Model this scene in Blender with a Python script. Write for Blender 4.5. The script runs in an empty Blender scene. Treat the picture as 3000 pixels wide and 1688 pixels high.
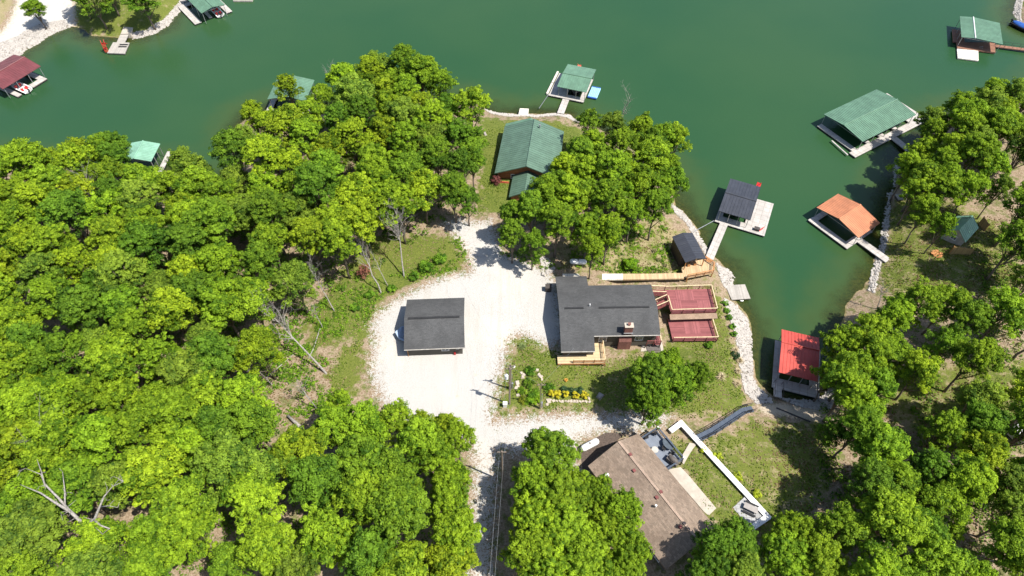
import bpy, math, random
import numpy as np
from mathutils import Vector, Matrix

# ------------------------------------------------------------------ camera, sky, sun, exposure
scene = bpy.context.scene
col = scene.collection
CAM_H = 96.0
PITCH = math.radians(52)            # below the horizon
FPX = 2000.0                        # focal length in photo pixels (3000 wide)
cam = bpy.data.cameras.new('camera')
camo = bpy.data.objects.new('camera', cam); col.objects.link(camo)
camo.location = (0, 0, CAM_H)
camo.rotation_euler = (math.radians(90) - PITCH, 0, 0)
cam.sensor_width = 36; cam.lens = 36 * FPX / 3000
cam.clip_start = 1; cam.clip_end = 5000
scene.camera = camo
SUN_EL = math.radians(60)
SUN_V = Vector((math.cos(SUN_EL) * 0.914, math.cos(SUN_EL) * -0.406, math.sin(SUN_EL)))
sun = bpy.data.lights.new('sun', 'SUN'); sun.energy = 4.6; sun.angle = math.radians(0.5); sun.color = (1, .955, .88)
suno = bpy.data.objects.new('sun', sun); col.objects.link(suno)
suno.rotation_euler = (-SUN_V).to_track_quat('-Z', 'Y').to_euler()
world = bpy.data.worlds.new('World'); scene.world = world; world.use_nodes = True
wn = world.node_tree.nodes; wl = world.node_tree.links
sky = wn.new('ShaderNodeTexSky'); sky.sky_type = 'NISHITA'; sky.sun_disc = False
sky.sun_elevation = SUN_EL; sky.sun_rotation = math.atan2(SUN_V.x, SUN_V.y)
wl.new(sky.outputs[0], wn['Background'].inputs['Color']); wn['Background'].inputs['Strength'].default_value = 0.10
scene.view_settings.view_transform = 'Standard'; scene.view_settings.look = 'None'
scene.view_settings.exposure = 0.8; scene.view_settings.gamma = 1
scene.render.engine = 'CYCLES'
scene.cycles.max_bounces = 6; scene.cycles.transparent_max_bounces = 8
scene.cycles.diffuse_bounces = 3

random.seed(7); rng = np.random.default_rng(7)
S_, C_ = math.sin(PITCH), math.cos(PITCH)

def U(px, py, z=0.0):
    """photo pixel -> the point of the place at height z"""
    u = (px - 1500) / FPX; v = (py - 844) / FPX
    dz = -S_ - v * C_
    t = (z - CAM_H) / dz
    return (u * t, (C_ - v * S_) * t, z)
def PX(x, y, z):
    d = y * C_ - (z - CAM_H) * S_; up = y * S_ + (z - CAM_H) * C_
    return 1500 + FPX * x / d, 844 - FPX * up / d

# ------------------------------------------------------------------ polygons and terrain
def poly_px(pts, z): return np.array([U(a, b, z)[:2] for a, b in pts])
def sdist(poly, X, Y):
    """signed distance, positive inside"""
    best = np.full(X.shape, 1e9); inside = np.zeros(X.shape, bool)
    n = len(poly)
    for i in range(n):
        x0, y0 = poly[i]; x1, y1 = poly[(i + 1) % n]
        dx, dy = x1 - x0, y1 - y0; L = dx * dx + dy * dy + 1e-12
        t = np.clip(((X - x0) * dx + (Y - y0) * dy) / L, 0, 1)
        d = np.hypot(X - x0 - t * dx, Y - y0 - t * dy)
        best = np.minimum(best, d)
        if y0 != y1:
            c = ((y0 > Y) != (y1 > Y)) & (X < (x1 - x0) * (Y - y0) / (y1 - y0) + x0)
            inside ^= c
    return np.where(inside, best, -best)

shore_main = [(-400, 520), (-200, 490), (0, 483), (60, 487), (150, 490), (250, 505), (350, 520), (430, 500), (500, 508), (560, 545), (620, 545), (690, 505),
 (722, 462), (715, 420), (700, 375), (730, 335), (800, 322), (880, 330), (950, 318), (1020, 300), (1100, 290), (1200, 285), (1290, 290),
 (1340, 298), (1400, 312), (1422, 320), (1470, 333), (1520, 338), (1580, 338), (1635, 333), (1668, 338), (1690, 352), (1740, 372), (1800, 405), (1870, 440), (1930, 480),
 (1962, 530), (1975, 590), (2000, 620), (2030, 660), (2055, 700), (2075, 735), (2100, 765), (2112, 778), (2135, 793), (2148, 815), (2140, 838), (2150, 880), (2172, 905), (2188, 940),
 (2202, 980), (2200, 1020), (2206, 1060), (2206, 1105), (2218, 1130), (2245, 1158), (2290, 1166), (2340, 1170), (2385, 1168), (2420, 1150), (2436, 1120), (2450, 1080), (2455, 1030),
 (2460, 970), (2490, 900), (2530, 850), (2562, 800), (2572, 760), (2588, 735), (2595, 690), (2602, 640), (2606, 590), (2622, 540), (2632, 490), (2650, 450),
 (2700, 400), (2770, 350), (2850, 325), (2940, 310), (3030, 290), (3090, 230), (3100, 170), (3040, 110), (2985, 78), (2972, 40), (2988, -10), (3020, -60), (3100, -120)]
shore_tl = [(-500, 350), (-200, 260), (-60, 215), (0, 196), (35, 176), (70, 152), (105, 126), (137, 106), (170, 90), (205, 78), (235, 84), (265, 100), (310, 108), (356, 110), (389, 111),
 (415, 106), (440, 98), (468, 86), (489, 74), (510, 45), (535, 14), (560, -20), (620, -60), (700, -110)]
pm = poly_px(shore_main, 0)
pm = np.vstack([pm, [[900, 250], [900, -700], [-900, -700], [-900, 90]]])
pt = poly_px(shore_tl, 0)
pt = np.vstack([pt, [[pt[-1][0] + 20, 500], [-900, 600], [-900, 150]]])

def axis(a, b, step, far):
    core = np.arange(a, b + step, step); out = [core]
    lo = []; s = step; x = a
    while x > -far: s *= 1.45; x -= s; lo.append(x)
    hi = []; s = step; x = core[-1]
    while x < far: s *= 1.45; x += s; hi.append(x)
    return np.concatenate([np.array(lo[::-1]), core, np.array(hi)])
STEP = 0.6
GX = axis(-168, 168, STEP, 900); GY = axis(8, 206, STEP, 900)
XX, YY = np.meshgrid(GX, GY)
SD = np.maximum(sdist(pm, XX, YY), sdist(pt, XX, YY))

def vnoise(X, Y, scale, seed):
    r = np.random.default_rng(seed); T = r.random((256, 256))
    x = X / scale; y = Y / scale
    xi = np.floor(x).astype(int); yi = np.floor(y).astype(int)
    fx = x - xi; fy = y - yi; fx = fx * fx * (3 - 2 * fx); fy = fy * fy * (3 - 2 * fy)
    g = lambda a, b: T[(yi + b) % 256, (xi + a) % 256]
    return (g(0, 0) * (1 - fx) + g(1, 0) * fx) * (1 - fy) + (g(0, 1) * (1 - fx) + g(1, 1) * fx) * fy
SD = SD + (vnoise(XX, YY, 1.7, 3) - .5) * 0.9 + (vnoise(XX, YY, 4.5, 4) - .5) * 1.0
HH = np.where(SD > 0, 4.2 * (1 - np.exp(-SD / 9.0)) + 0.05, 0.05 + SD * 0.30)
HH = np.maximum(HH, -6)
def carve(px, z, zt, soft=2.5):
    global HH
    w = np.clip((sdist(poly_px(px, z), XX, YY) + soft) / soft, 0, 1); w = w * w * (3 - 2 * w)
    HH = np.where(HH > zt, HH * (1 - w) + zt * w, HH)
carve([(1950, 820), (2110, 820), (2118, 900), (2118, 1010), (1955, 1010)], 2.5, 1.5, 4.5)
carve([(1820, 795), (1900, 795), (2005, 790), (2100, 780), (2100, 825), (2000, 830), (1900, 830), (1820, 830)], 3.0, 2.1, 4)
carve([(1960, 700), (2040, 670), (2080, 760), (2000, 810)], 1.8, 1.3, 3)
wild = np.clip((SD - 3) / 10, 0, 1)

GRAVEL = [
 [(1290, 655), (1340, 640), (1400, 650), (1440, 640), (1455, 690), (1480, 745), (1545, 765), (1600, 790), (1640, 830), (1660, 1000), (1612, 1022), (1560, 1000), (1525, 985), (1498, 1000),
  (1488, 1030), (1478, 1075), (1462, 1130), (1452, 1200), (1452, 1232), (1500, 1226), (1600, 1216), (1700, 1210), (1780, 1216), (1850, 1208), (1930, 1205), (1975, 1218), (1935, 1250), (1870, 1268),
  (1815, 1262), (1770, 1268), (1700, 1290), (1690, 1330), (1700, 1400), (1750, 1470), (1700, 1500), (1650, 1400), (1600, 1340), (1520, 1330), (1466, 1322), (1452, 1400), (1445, 1560), (1440, 1760),
  (1372, 1760), (1378, 1560), (1388, 1400), (1378, 1310), (1330, 1290), (1240, 1270), (1165, 1235), (1120, 1190), (1092, 1130), (1080, 1070), (1092, 1000), (1085, 945), (1120, 905),
  (1175, 868), (1250, 832), (1320, 806), (1378, 796), (1370, 750), (1335, 705)],
 [(1060, 415), (1110, 430), (1100, 455), (1060, 450)],
]
GRASS = [  # (lushness, outline, height used to read it)
 (1.0, [(1405, 335), (1500, 345), (1620, 345), (1690, 360), (1760, 420), (1740, 520), (1600, 600), (1500, 640), (1400, 640), (1405, 500)], 2.5),
 (.62, [(1500, 1000), (1540, 985), (1600, 1020), (1690, 1050), (1760, 1060), (1900, 1020), (1960, 980), (1960, 830), (2000, 825), (2110, 815), (2135, 900), (2165, 1000), (2190, 1130), (2215, 1190),
        (2100, 1215), (2000, 1225), (1950, 1205), (1780, 1210), (1600, 1210), (1450, 1225), (1462, 1150), (1482, 1075)], 3.5),
 (.54, [(1965, 1275), (2060, 1290), (2230, 1215), (2450, 1230), (2450, 1400), (2330, 1560), (2250, 1600), (2150, 1600), (2080, 1540), (2010, 1400), (1960, 1330)], 3.8),
 (.5, [(2615, 560), (2700, 560), (2850, 620), (2960, 700), (2980, 850), (2800, 900), (2620, 880), (2585, 800)], 2.5),
 (.62, [(215, -30), (560, -60), (500, 50), (430, 85), (360, 100), (270, 92), (212, 68)], 1.5),
 (.25, [(-60, -60), (58, -60), (50, 20), (0, 105), (-60, 160)], 1.5),
 (.9, [(2985, 0), (3100, -60), (3200, 100), (3050, 90)], 1),
 (.8, [(1000, 1010), (1070, 1000), (1062, 1080), (1050, 1160), (985, 1180), (960, 1100)], 4),
 (.8, [(1080, 690), (1330, 690), (1370, 790), (1250, 820), (1120, 880), (1070, 1000), (900, 1030), (900, 940), (960, 860)], 4),
 (.35, [(1620, 720), (1950, 620), (2060, 720), (2100, 790), (2000, 800), (1650, 800)], 3.5),
 (.5, [(2560, 1050), (3040, 1050), (3040, 1300), (2800, 1330), (2600, 1200)], 4),
]
RIPRAP = [
 [(2098, 772), (2140, 786), (2160, 815), (2152, 855), (2122, 842), (2104, 810)],
 [(2118, 878), (2160, 892), (2190, 930), (2206, 985), (2206, 1100), (2222, 1135), (2262, 1165), (2262, 1182), (2212, 1188), (2180, 1155), (2168, 1090), (2156, 1010), (2136, 945)],
 [(2285, 1160), (2340, 1168), (2390, 1165), (2425, 1145), (2450, 1120), (2480, 1160), (2440, 1200), (2380, 1200), (2320, 1180)],
 [(1965, 595), (1995, 610), (2030, 650), (2056, 690), (2078, 730), (2066, 742), (2040, 700), (2010, 655), (1975, 625)],
 [(1418, 315), (1470, 328), (1520, 334), (1580, 334), (1640, 328), (1672, 334), (1692, 350), (1700, 362), (1670, 348), (1600, 343), (1500, 345), (1440, 336)],
 [(2625, 520), (2612, 590), (2602, 700), (2590, 740), (2576, 800), (2560, 860), (2546, 850), (2560, 780), (2580, 720), (2592, 640), (2602, 560), (2612, 515)],
 [(-60, 210), (0, 190), (70, 150), (137, 104), (205, 76), (190, 62), (120, 80), (50, 120), (-60, 175)],
 [(385, 112), (440, 100), (492, 76), (540, 14), (560, -20), (545, -30), (520, 10), (478, 60), (430, 88), (385, 98)],
 [(2985, 82), (2970, 40), (2985, -20), (3003, -20), (2990, 30), (2997, 76)],
 [(2596, 470), (2640, 480), (2625, 540), (2610, 540)],
]
SAND = [[(2215, 1190), (2262, 1175), (2310, 1175), (2440, 1195), (2440, 1245), (2330, 1225), (2240, 1215)], [(-60, 185), (-60, 150), (0, 118), (35, 82), (62, 30), (72, -60), (240, -60), (215, 70), (130, 90), (40, 150)]]

def zone(polys, z=4.0):
    s = np.full(XX.shape, -50.0)
    for p in polys: s = np.maximum(s, sdist(poly_px(p, z), XX, YY))
    return np.clip(s, -50, 6)
Zgravel = np.maximum(zone(GRAVEL), zone(SAND[1:], 1.2))
Zrock = zone(RIPRAP, 0.6)
Zsand = np.maximum(zone(SAND[:1], 1.5), zone(SAND[1:], 1.2))
Zlush = np.zeros(XX.shape); Zgrass = np.full(XX.shape, -50.0)
for lu, p, z in GRASS:
    s = sdist(poly_px(p, z), XX, YY)
    Zlush = np.maximum(Zlush, lu * np.clip((s + 3) / 5, 0, 1)); Zgrass = np.maximum(Zgrass, s)
Zgrass = np.clip(Zgrass, -50, 6)
rough = np.clip(-Zgravel / 4, 0, 1) * wild
HH = HH + (vnoise(XX, YY, 7, 5) - .5) * .55 * rough + (vnoise(XX, YY, 1.6, 6) - .5) * .16 * rough

def _lookup(A, x, y):
    i = int(np.clip(np.searchsorted(GX, x) - 1, 0, len(GX) - 2)); j = int(np.clip(np.searchsorted(GY, y) - 1, 0, len(GY) - 2))
    fx = (x - GX[i]) / (GX[i + 1] - GX[i]); fy = (y - GY[j]) / (GY[j + 1] - GY[j])
    return float((A[j, i] * (1 - fx) + A[j, i + 1] * fx) * (1 - fy) + (A[j + 1, i] * (1 - fx) + A[j + 1, i + 1] * fx) * fy)
def gh(x, y): return _lookup(HH, x, y)
def sd(x, y): return _lookup(SD, x, y)
def G(px, py):
    """photo pixel -> point on the ground"""
    z = 3.0
    for _ in range(12): p = U(px, py, z); z = z * .4 + max(gh(p[0], p[1]), 0) * .6
    return (p[0], p[1], max(gh(p[0], p[1]), 0))

# ------------------------------------------------------------------ materials
class NT:
    def __init__(s, name):
        s.m = bpy.data.materials.new(name); s.m.use_nodes = True
        s.t = s.m.node_tree; s.n = s.t.nodes; s.n.clear()
        s.out = s.n.new('ShaderNodeOutputMaterial')
        s.co = None
    def node(s, typ, **k):
        nd = s.n.new(typ)
        for a, b in k.items():
            if a == 'inp':
                for q, v in b.items(): s.put(nd, q, v)
            else: setattr(nd, a, b)
        return nd
    def put(s, nd, q, v):
        if hasattr(v, 'is_output') or isinstance(v, bpy.types.NodeSocket): s.t.links.new(v, nd.inputs[q])
        elif isinstance(v, (tuple, list)) and len(v) == 3 and nd.inputs[q].type == 'RGBA': nd.inputs[q].default_value = (*v, 1)
        else: nd.inputs[q].default_value = v
    def coord(s, kind='Object'):
        if kind == 'World': return s.node('ShaderNodeNewGeometry').outputs['Position']
        return s.node('ShaderNodeTexCoord').outputs[kind]
    def noise(s, scale, detail=3, rough=.55, vec=None, dist=0):
        return s.node('ShaderNodeTexNoise', inp={'Scale': scale, 'Detail': detail, 'Roughness': rough, 'Vector': vec if vec else s.coord(), 'Distortion': dist}).outputs['Fac']
    def math(s, op, a, b=0.0, c=None, clamp=False):
        nd = s.node('ShaderNodeMath', operation=op, use_clamp=clamp); s.put(nd, 0, a); s.put(nd, 1, b)
        if c is not None: s.put(nd, 2, c)
        return nd.outputs[0]
    def rng(s, v, a, b, c=0.0, d=1.0, smooth=True):
        nd = s.node('ShaderNodeMapRange', interpolation_type='SMOOTHSTEP' if smooth else 'LINEAR')
        for q, x in zip((0, 1, 2, 3, 4), (v, a, b, c, d)): s.put(nd, q, x)
        return nd.outputs[0]
    def mix(s, f, a, b, mode='MIX'):
        nd = s.node('ShaderNodeMix', data_type='RGBA', blend_type=mode)
        s.put(nd, 0, f)
        for q, v in ((6, a), (7, b)):
            if isinstance(v, (tuple, list)): nd.inputs[q].default_value = (*v, 1)
            else: s.t.links.new(v, nd.inputs[q])
        return nd.outputs[2]
    def attr(s, name, kind='GEOMETRY', out='Fac'):
        return s.node('ShaderNodeAttribute', attribute_name=name, attribute_type=kind).outputs[out]
    def bump(s, h, strength=.3, dist=.05):
        return s.node('ShaderNodeBump', inp={'Height': h, 'Strength': strength, 'Distance': dist}).outputs[0]
    def finish(s, color, rough=.8, metal=0, spec=.3, bump=None):
        b = s.node('ShaderNodeBsdfPrincipled', inp={'Base Color': color, 'Roughness': rough, 'Metallic': metal, 'Specular IOR Level': spec})
        if bump is not None: s.put(b, 'Normal', bump)
        s.t.links.new(b.outputs[0], s.out.inputs[0]); return s.m

def paint(name, c, var=.12, scale=3, rough=.6, metal=0, spec=.3, dirt=.25):
    s = NT(name); n1 = s.noise(scale, 4); n2 = s.noise(scale * 9, 2)
    f = s.rng(n1, .35, .7); dark = tuple(x * (1 - dirt) for x in c); lite = tuple(min(1, x * (1 + var)) for x in c)
    a = s.mix(f, dark, lite); a = s.mix(s.math('MULTIPLY', n2, .35), a, tuple(x * .8 for x in c))
    return s.finish(a, rough, metal, spec, s.bump(n2, .15, .02))
def planks(name, c, w=.16, axis='X', var=.25, rough=.75, dark=.55):
    """boards: w metres wide, counted along the chosen object axis"""
    s = NT(name); co = s.coord(); sp = s.node('ShaderNodeSeparateXYZ', inp={0: co})
    t = s.math('DIVIDE', sp.outputs[axis], w)
    fr = s.math('FRACT', t); fl = s.math('FLOOR', t)
    wn_ = s.node('ShaderNodeTexWhiteNoise', noise_dimensions='1D'); s.put(wn_, 'W', fl)
    gap = s.math('LESS_THAN', s.math('ABSOLUTE', s.math('SUBTRACT', fr, .5)), .44)
    base = s.mix(wn_.outputs['Value'], tuple(x * (1 - var) for x in c), tuple(min(1, x * (1 + var * .6)) for x in c))
    st = s.noise(1.2, 4); base = s.mix(s.rng(st, .4, .75, 0, .45), base, tuple(x * .62 for x in c))
    colr = s.mix(gap, tuple(x * dark for x in c), base)
    return s.finish(colr, rough, 0, .25)
def shingle(name, c, var=.3, row=.22, light=None):
    s = NT(name); co = s.coord()
    br = s.node('ShaderNodeTexBrick', inp={'Vector': co, 'Scale': 1.0, 'Color1': tuple(x * (1 - var) for x in c), 'Color2': tuple(x * (1 + var) for x in c),
        'Mortar': tuple(x * .6 for x in c), 'Mortar Size': .012, 'Brick Width': .42, 'Row Height': row, 'Bias': 0.0})
    n = s.noise(14, 3, .8); big = s.noise(.35, 4)
    a = s.mix(s.rng(n, .38, .62), br.outputs['Color'], light or tuple(min(1, x * 1.9) for x in c))
    a = s.mix(.55, br.outputs['Color'], a)
    sp = s.noise(26, 1, .9); a = s.mix(s.rng(sp, .60, .72, 0, .55), a, tuple(x * .35 for x in c))
    a = s.mix(s.rng(big, .35, .7, 0, .45), a, tuple(x * .66 for x in c))
    mp = s.node('ShaderNodeMapping', inp={'Vector': co, 'Scale': (3, .35, .35)}); a = s.mix(s.rng(s.noise(1, 4, .7, mp.outputs[0]), .5, .75, 0, .3), a, tuple(x * 1.35 for x in c))
    return s.finish(a, .9, 0, .2, s.bump(n, .5, .03))
def metal_roof(name, c, rough=.42):
    s = NT(name); co = s.coord(); sp = s.node('ShaderNodeSeparateXYZ', inp={0: co})
    n = s.noise(.7, 4); n2 = s.noise(5, 4, .7)
    sh = s.node('ShaderNodeTexWhiteNoise', noise_dimensions='1D'); s.put(sh, 'W', s.math('FLOOR', s.math('DIVIDE', sp.outputs['X'], .95)))
    a = s.mix(s.rng(n, .3, .75), tuple(x * .84 for x in c), tuple(min(1, x * 1.12) for x in c))
    a = s.mix(s.math('MULTIPLY', sh.outputs['Value'], .22), a, tuple(x * .62 for x in c))
    mp = s.node('ShaderNodeMapping', inp={'Vector': co, 'Scale': (7, .5, .5)}); st = s.noise(1, 4, .7, mp.outputs[0])
    a = s.mix(s.rng(st, .52, .72, 0, .35), a, tuple(.5 * x + .07 for x in c))
    a = s.mix(s.rng(n2, .60, .74, 0, .40), a, tuple(x * .5 for x in c))
    a = s.mix(s.rng(s.noise(9, 1, .5), .70, .74, 0, .5), a, (.12, .09, .04))
    return s.finish(a, rough, 0, .4)
def concrete(name, c, grid=0):
    s = NT(name); n = s.noise(1.1, 5); n2 = s.noise(11, 3)
    a = s.mix(s.rng(n, .3, .75), tuple(x * .78 for x in c), c)
    a = s.mix(s.rng(n2, .55, .75, 0, .3), a, tuple(x * .6 for x in c))
    if grid:
        br = s.node('ShaderNodeTexBrick', offset=0.0, inp={'Vector': s.coord(), 'Scale': 1.0, 'Color1': (1, 1, 1), 'Color2': (.88, .88, .88), 'Mortar': (.5, .47, .43), 'Mortar Size': .025, 'Brick Width': grid, 'Row Height': grid})
        a = s.mix(1.0, a, br.outputs['Color'], 'MULTIPLY')
    return s.finish(a, .85, 0, .25, s.bump(n2, .3, .02))

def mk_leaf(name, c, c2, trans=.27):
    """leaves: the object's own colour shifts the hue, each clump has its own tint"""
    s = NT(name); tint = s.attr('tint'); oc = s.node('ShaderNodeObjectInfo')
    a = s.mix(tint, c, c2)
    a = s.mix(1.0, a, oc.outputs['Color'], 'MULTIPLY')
    d = s.node('ShaderNodeBsdfPrincipled', inp={'Base Color': a, 'Roughness': .6, 'Specular IOR Level': .12})
    t = s.node('ShaderNodeBsdfTranslucent', inp={'Color': s.mix(1.0, a, (1.25, 1.2, .55), 'MULTIPLY')})
    mx = s.node('ShaderNodeMixShader', inp={0: trans}); s.t.links.new(d.outputs[0], mx.inputs[1]); s.t.links.new(t.outputs[0], mx.inputs[2])
    s.t.links.new(mx.outputs[0], s.out.inputs[0]); return s.m

def mk_ground():
    s = NT('ground'); P = s.coord('World')
    nb = s.noise(.16, 3, .5, P); nm = s.noise(.75, 4, .6, P); nf = s.noise(4.0, 4, .7, P); nff = s.noise(13, 3, .8, P)
    # forest floor: leaf litter with patches of low growth
    lit = s.mix(s.rng(nf, .35, .65), (.20, .14, .088), (.36, .285, .20))
    lit = s.mix(s.rng(nff, .5, .7, 0, .75), lit, (.14, .10, .055))
    gr = s.mix(s.rng(nf, .3, .7), (.065, .09, .018), (.13, .155, .035))
    lit = s.mix(s.rng(nm, .48, .62, 0, .7), lit, gr)
    # grass: green and dry patches
    lush = s.attr('lush')
    dry = s.mix(s.rng(nff, .35, .65), (.20, .165, .08), (.36, .30, .175))
    grn = s.mix(s.rng(nf, .35, .65), (.065, .100, .014), (.175, .205, .036))
    grn = s.mix(s.rng(nff, .45, .62, 0, .65), grn, (.035, .055, .010))
    grn = s.mix(s.rng(s.noise(9, 3, .8, P), .54, .66, 0, .60), grn, (.25, .215, .105))
    grn = s.mix(s.rng(nb, .42, .62, 0, .35), grn, (.15, .16, .035))
    mixn = s.math('ADD', s.math('ADD', s.math('MULTIPLY', nm, .45), s.math('MULTIPLY', nf, .30)), s.math('MULTIPLY', nff, .25))
    thr = s.math('ADD', s.math('MULTIPLY', lush, -.34), .635)
    dryf = s.rng(s.math('SUBTRACT', mixn, thr), -.05, .04)
    grass = s.mix(dryf, dry, grn)
    grass = s.mix(s.rng(lush, .7, .95, 0, .8), grass, grn)
    fz = s.rng(s.math('ADD', s.attr('z_grass'), s.math('MULTIPLY', s.math('SUBTRACT', nm, .5), 7)), -.8, .8)
    c = s.mix(fz, lit, grass)
    # sand
    snd = s.mix(s.rng(nff, .3, .7), (.36, .29, .20), (.54, .46, .36))
    c = s.mix(s.rng(s.math('ADD', s.attr('z_sand'), s.math('MULTIPLY', s.math('SUBTRACT', nf, .5), 3)), -.5, .6), c, snd)
    # white gravel, thinning out towards its edge
    gv = s.mix(s.rng(nff, .3, .6), (.23, .216, .195), (.515, .50, .47))
    gv = s.mix(s.rng(nb, .50, .74, 0, .55), gv, (.60, .54, .45))
    gv = s.mix(s.rng(s.noise(.5, 4, .6, P), .64, .76, 0, .55), gv, (.50, .385, .26))
    spk = s.noise(22, 1, .5, P); gv = s.mix(s.rng(spk, .66, .74, 0, .55), gv, (.30, .27, .22))
    mp = s.node('ShaderNodeMapping', inp={'Vector': P, 'Scale': (1.1, .09, 1), 'Rotation': (0, 0, .06)})
    gv = s.mix(s.rng(s.noise(1, 3, .6, mp.outputs[0]), .52, .70, 0, .26), gv, (.36, .32, .26))
    gv = s.mix(s.rng(s.noise(.9, 5, .75, P), .57, .74, 0, .32), gv, (.36, .34, .31))
    wd = s.noise(1.7, 3, .7, P)
    e = s.math('ADD', s.attr('z_gravel'), s.math('MULTIPLY', s.math('SUBTRACT', nf, .5), 5.0))
    e = s.math('ADD', e, s.math('MULTIPLY', s.math('SUBTRACT', wd, .5), 5.0))
    e = s.math('ADD', e, s.math('MULTIPLY', s.math('SUBTRACT', s.noise(7, 2, .8, P), .5), 7.5))
    gf = s.rng(s.math('SUBTRACT', e, .5), -.4, .5)
    c = s.mix(gf, c, gv)
    # stony strip on the shore
    rk = s.mix(s.rng(s.noise(7, 2, .6, P), .35, .65), (.10, .088, .072), (.38, .345, .30))
    c = s.mix(s.rng(s.math('ADD', s.attr('z_rock'), s.math('MULTIPLY', s.math('SUBTRACT', nf, .5), 2.2)), -.3, .3), c, rk)
    # wet margin and lake bed
    bed = s.mix(s.rng(s.noise(1.8, 5, .75, P), .35, .65), (.09, .07, .028), (.34, .27, .13))
    z = s.node('ShaderNodeSeparateXYZ', inp={0: P}).outputs['Z']
    c = s.mix(s.rng(s.math('ADD', z, s.math('MULTIPLY', s.math('SUBTRACT', nf, .5), .25)), .1, .0), c, bed)
    return s.finish(c, .95, 0, .1, s.bump(s.math('ADD', nf, nff), .55, .12))

def mk_water():
    s = NT('water'); P = s.coord('World')
    big = s.noise(.022, 3, .5, P)
    deep = s.mix(s.rng(big, .3, .7), (.020, .065, .0255), (.028, .073, .0275))
    dp = s.attr('depth')                                   # metres from the shore
    d1 = s.math('ADD', dp, s.math('MULTIPLY', s.math('SUBTRACT', s.noise(.25, 4, .6, P), .5), 5))
    tur = s.mix(s.rng(d1, 1, 11), (.044, .074, .022), deep)
    dif = s.node('ShaderNodeBsdfDiffuse', inp={'Color': tur})
    tr = s.node('ShaderNodeBsdfTransparent', inp={'Color': (.50, .52, .30)})
    f = s.rng(d1, -.8, 5.0, .25, 1.0)
    m1 = s.node('ShaderNodeMixShader', inp={0: f}); s.t.links.new(tr.outputs[0], m1.inputs[1]); s.t.links.new(dif.outputs[0], m1.inputs[2])
    rip = s.math('ADD', s.noise(2.2, 3, .6, P), s.math('MULTIPLY', s.noise(9, 2, .6, P), .4))
    nrm = s.bump(rip, .42, .08)
    gl = s.node('ShaderNodeBsdfGlossy', inp={'Color': (1, 1, 1), 'Roughness': .10, 'Normal': nrm})
    fr = s.node('ShaderNodeFresnel', inp={'IOR': 1.30, 'Normal': nrm})
    m2 = s.node('ShaderNodeMixShader', inp={0: fr.outputs[0]}); s.t.links.new(m1.outputs[0], m2.inputs[1]); s.t.links.new(gl.outputs[0], m2.inputs[2])
    s.t.links.new(m2.outputs[0], s.out.inputs[0]); return s.m

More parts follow.
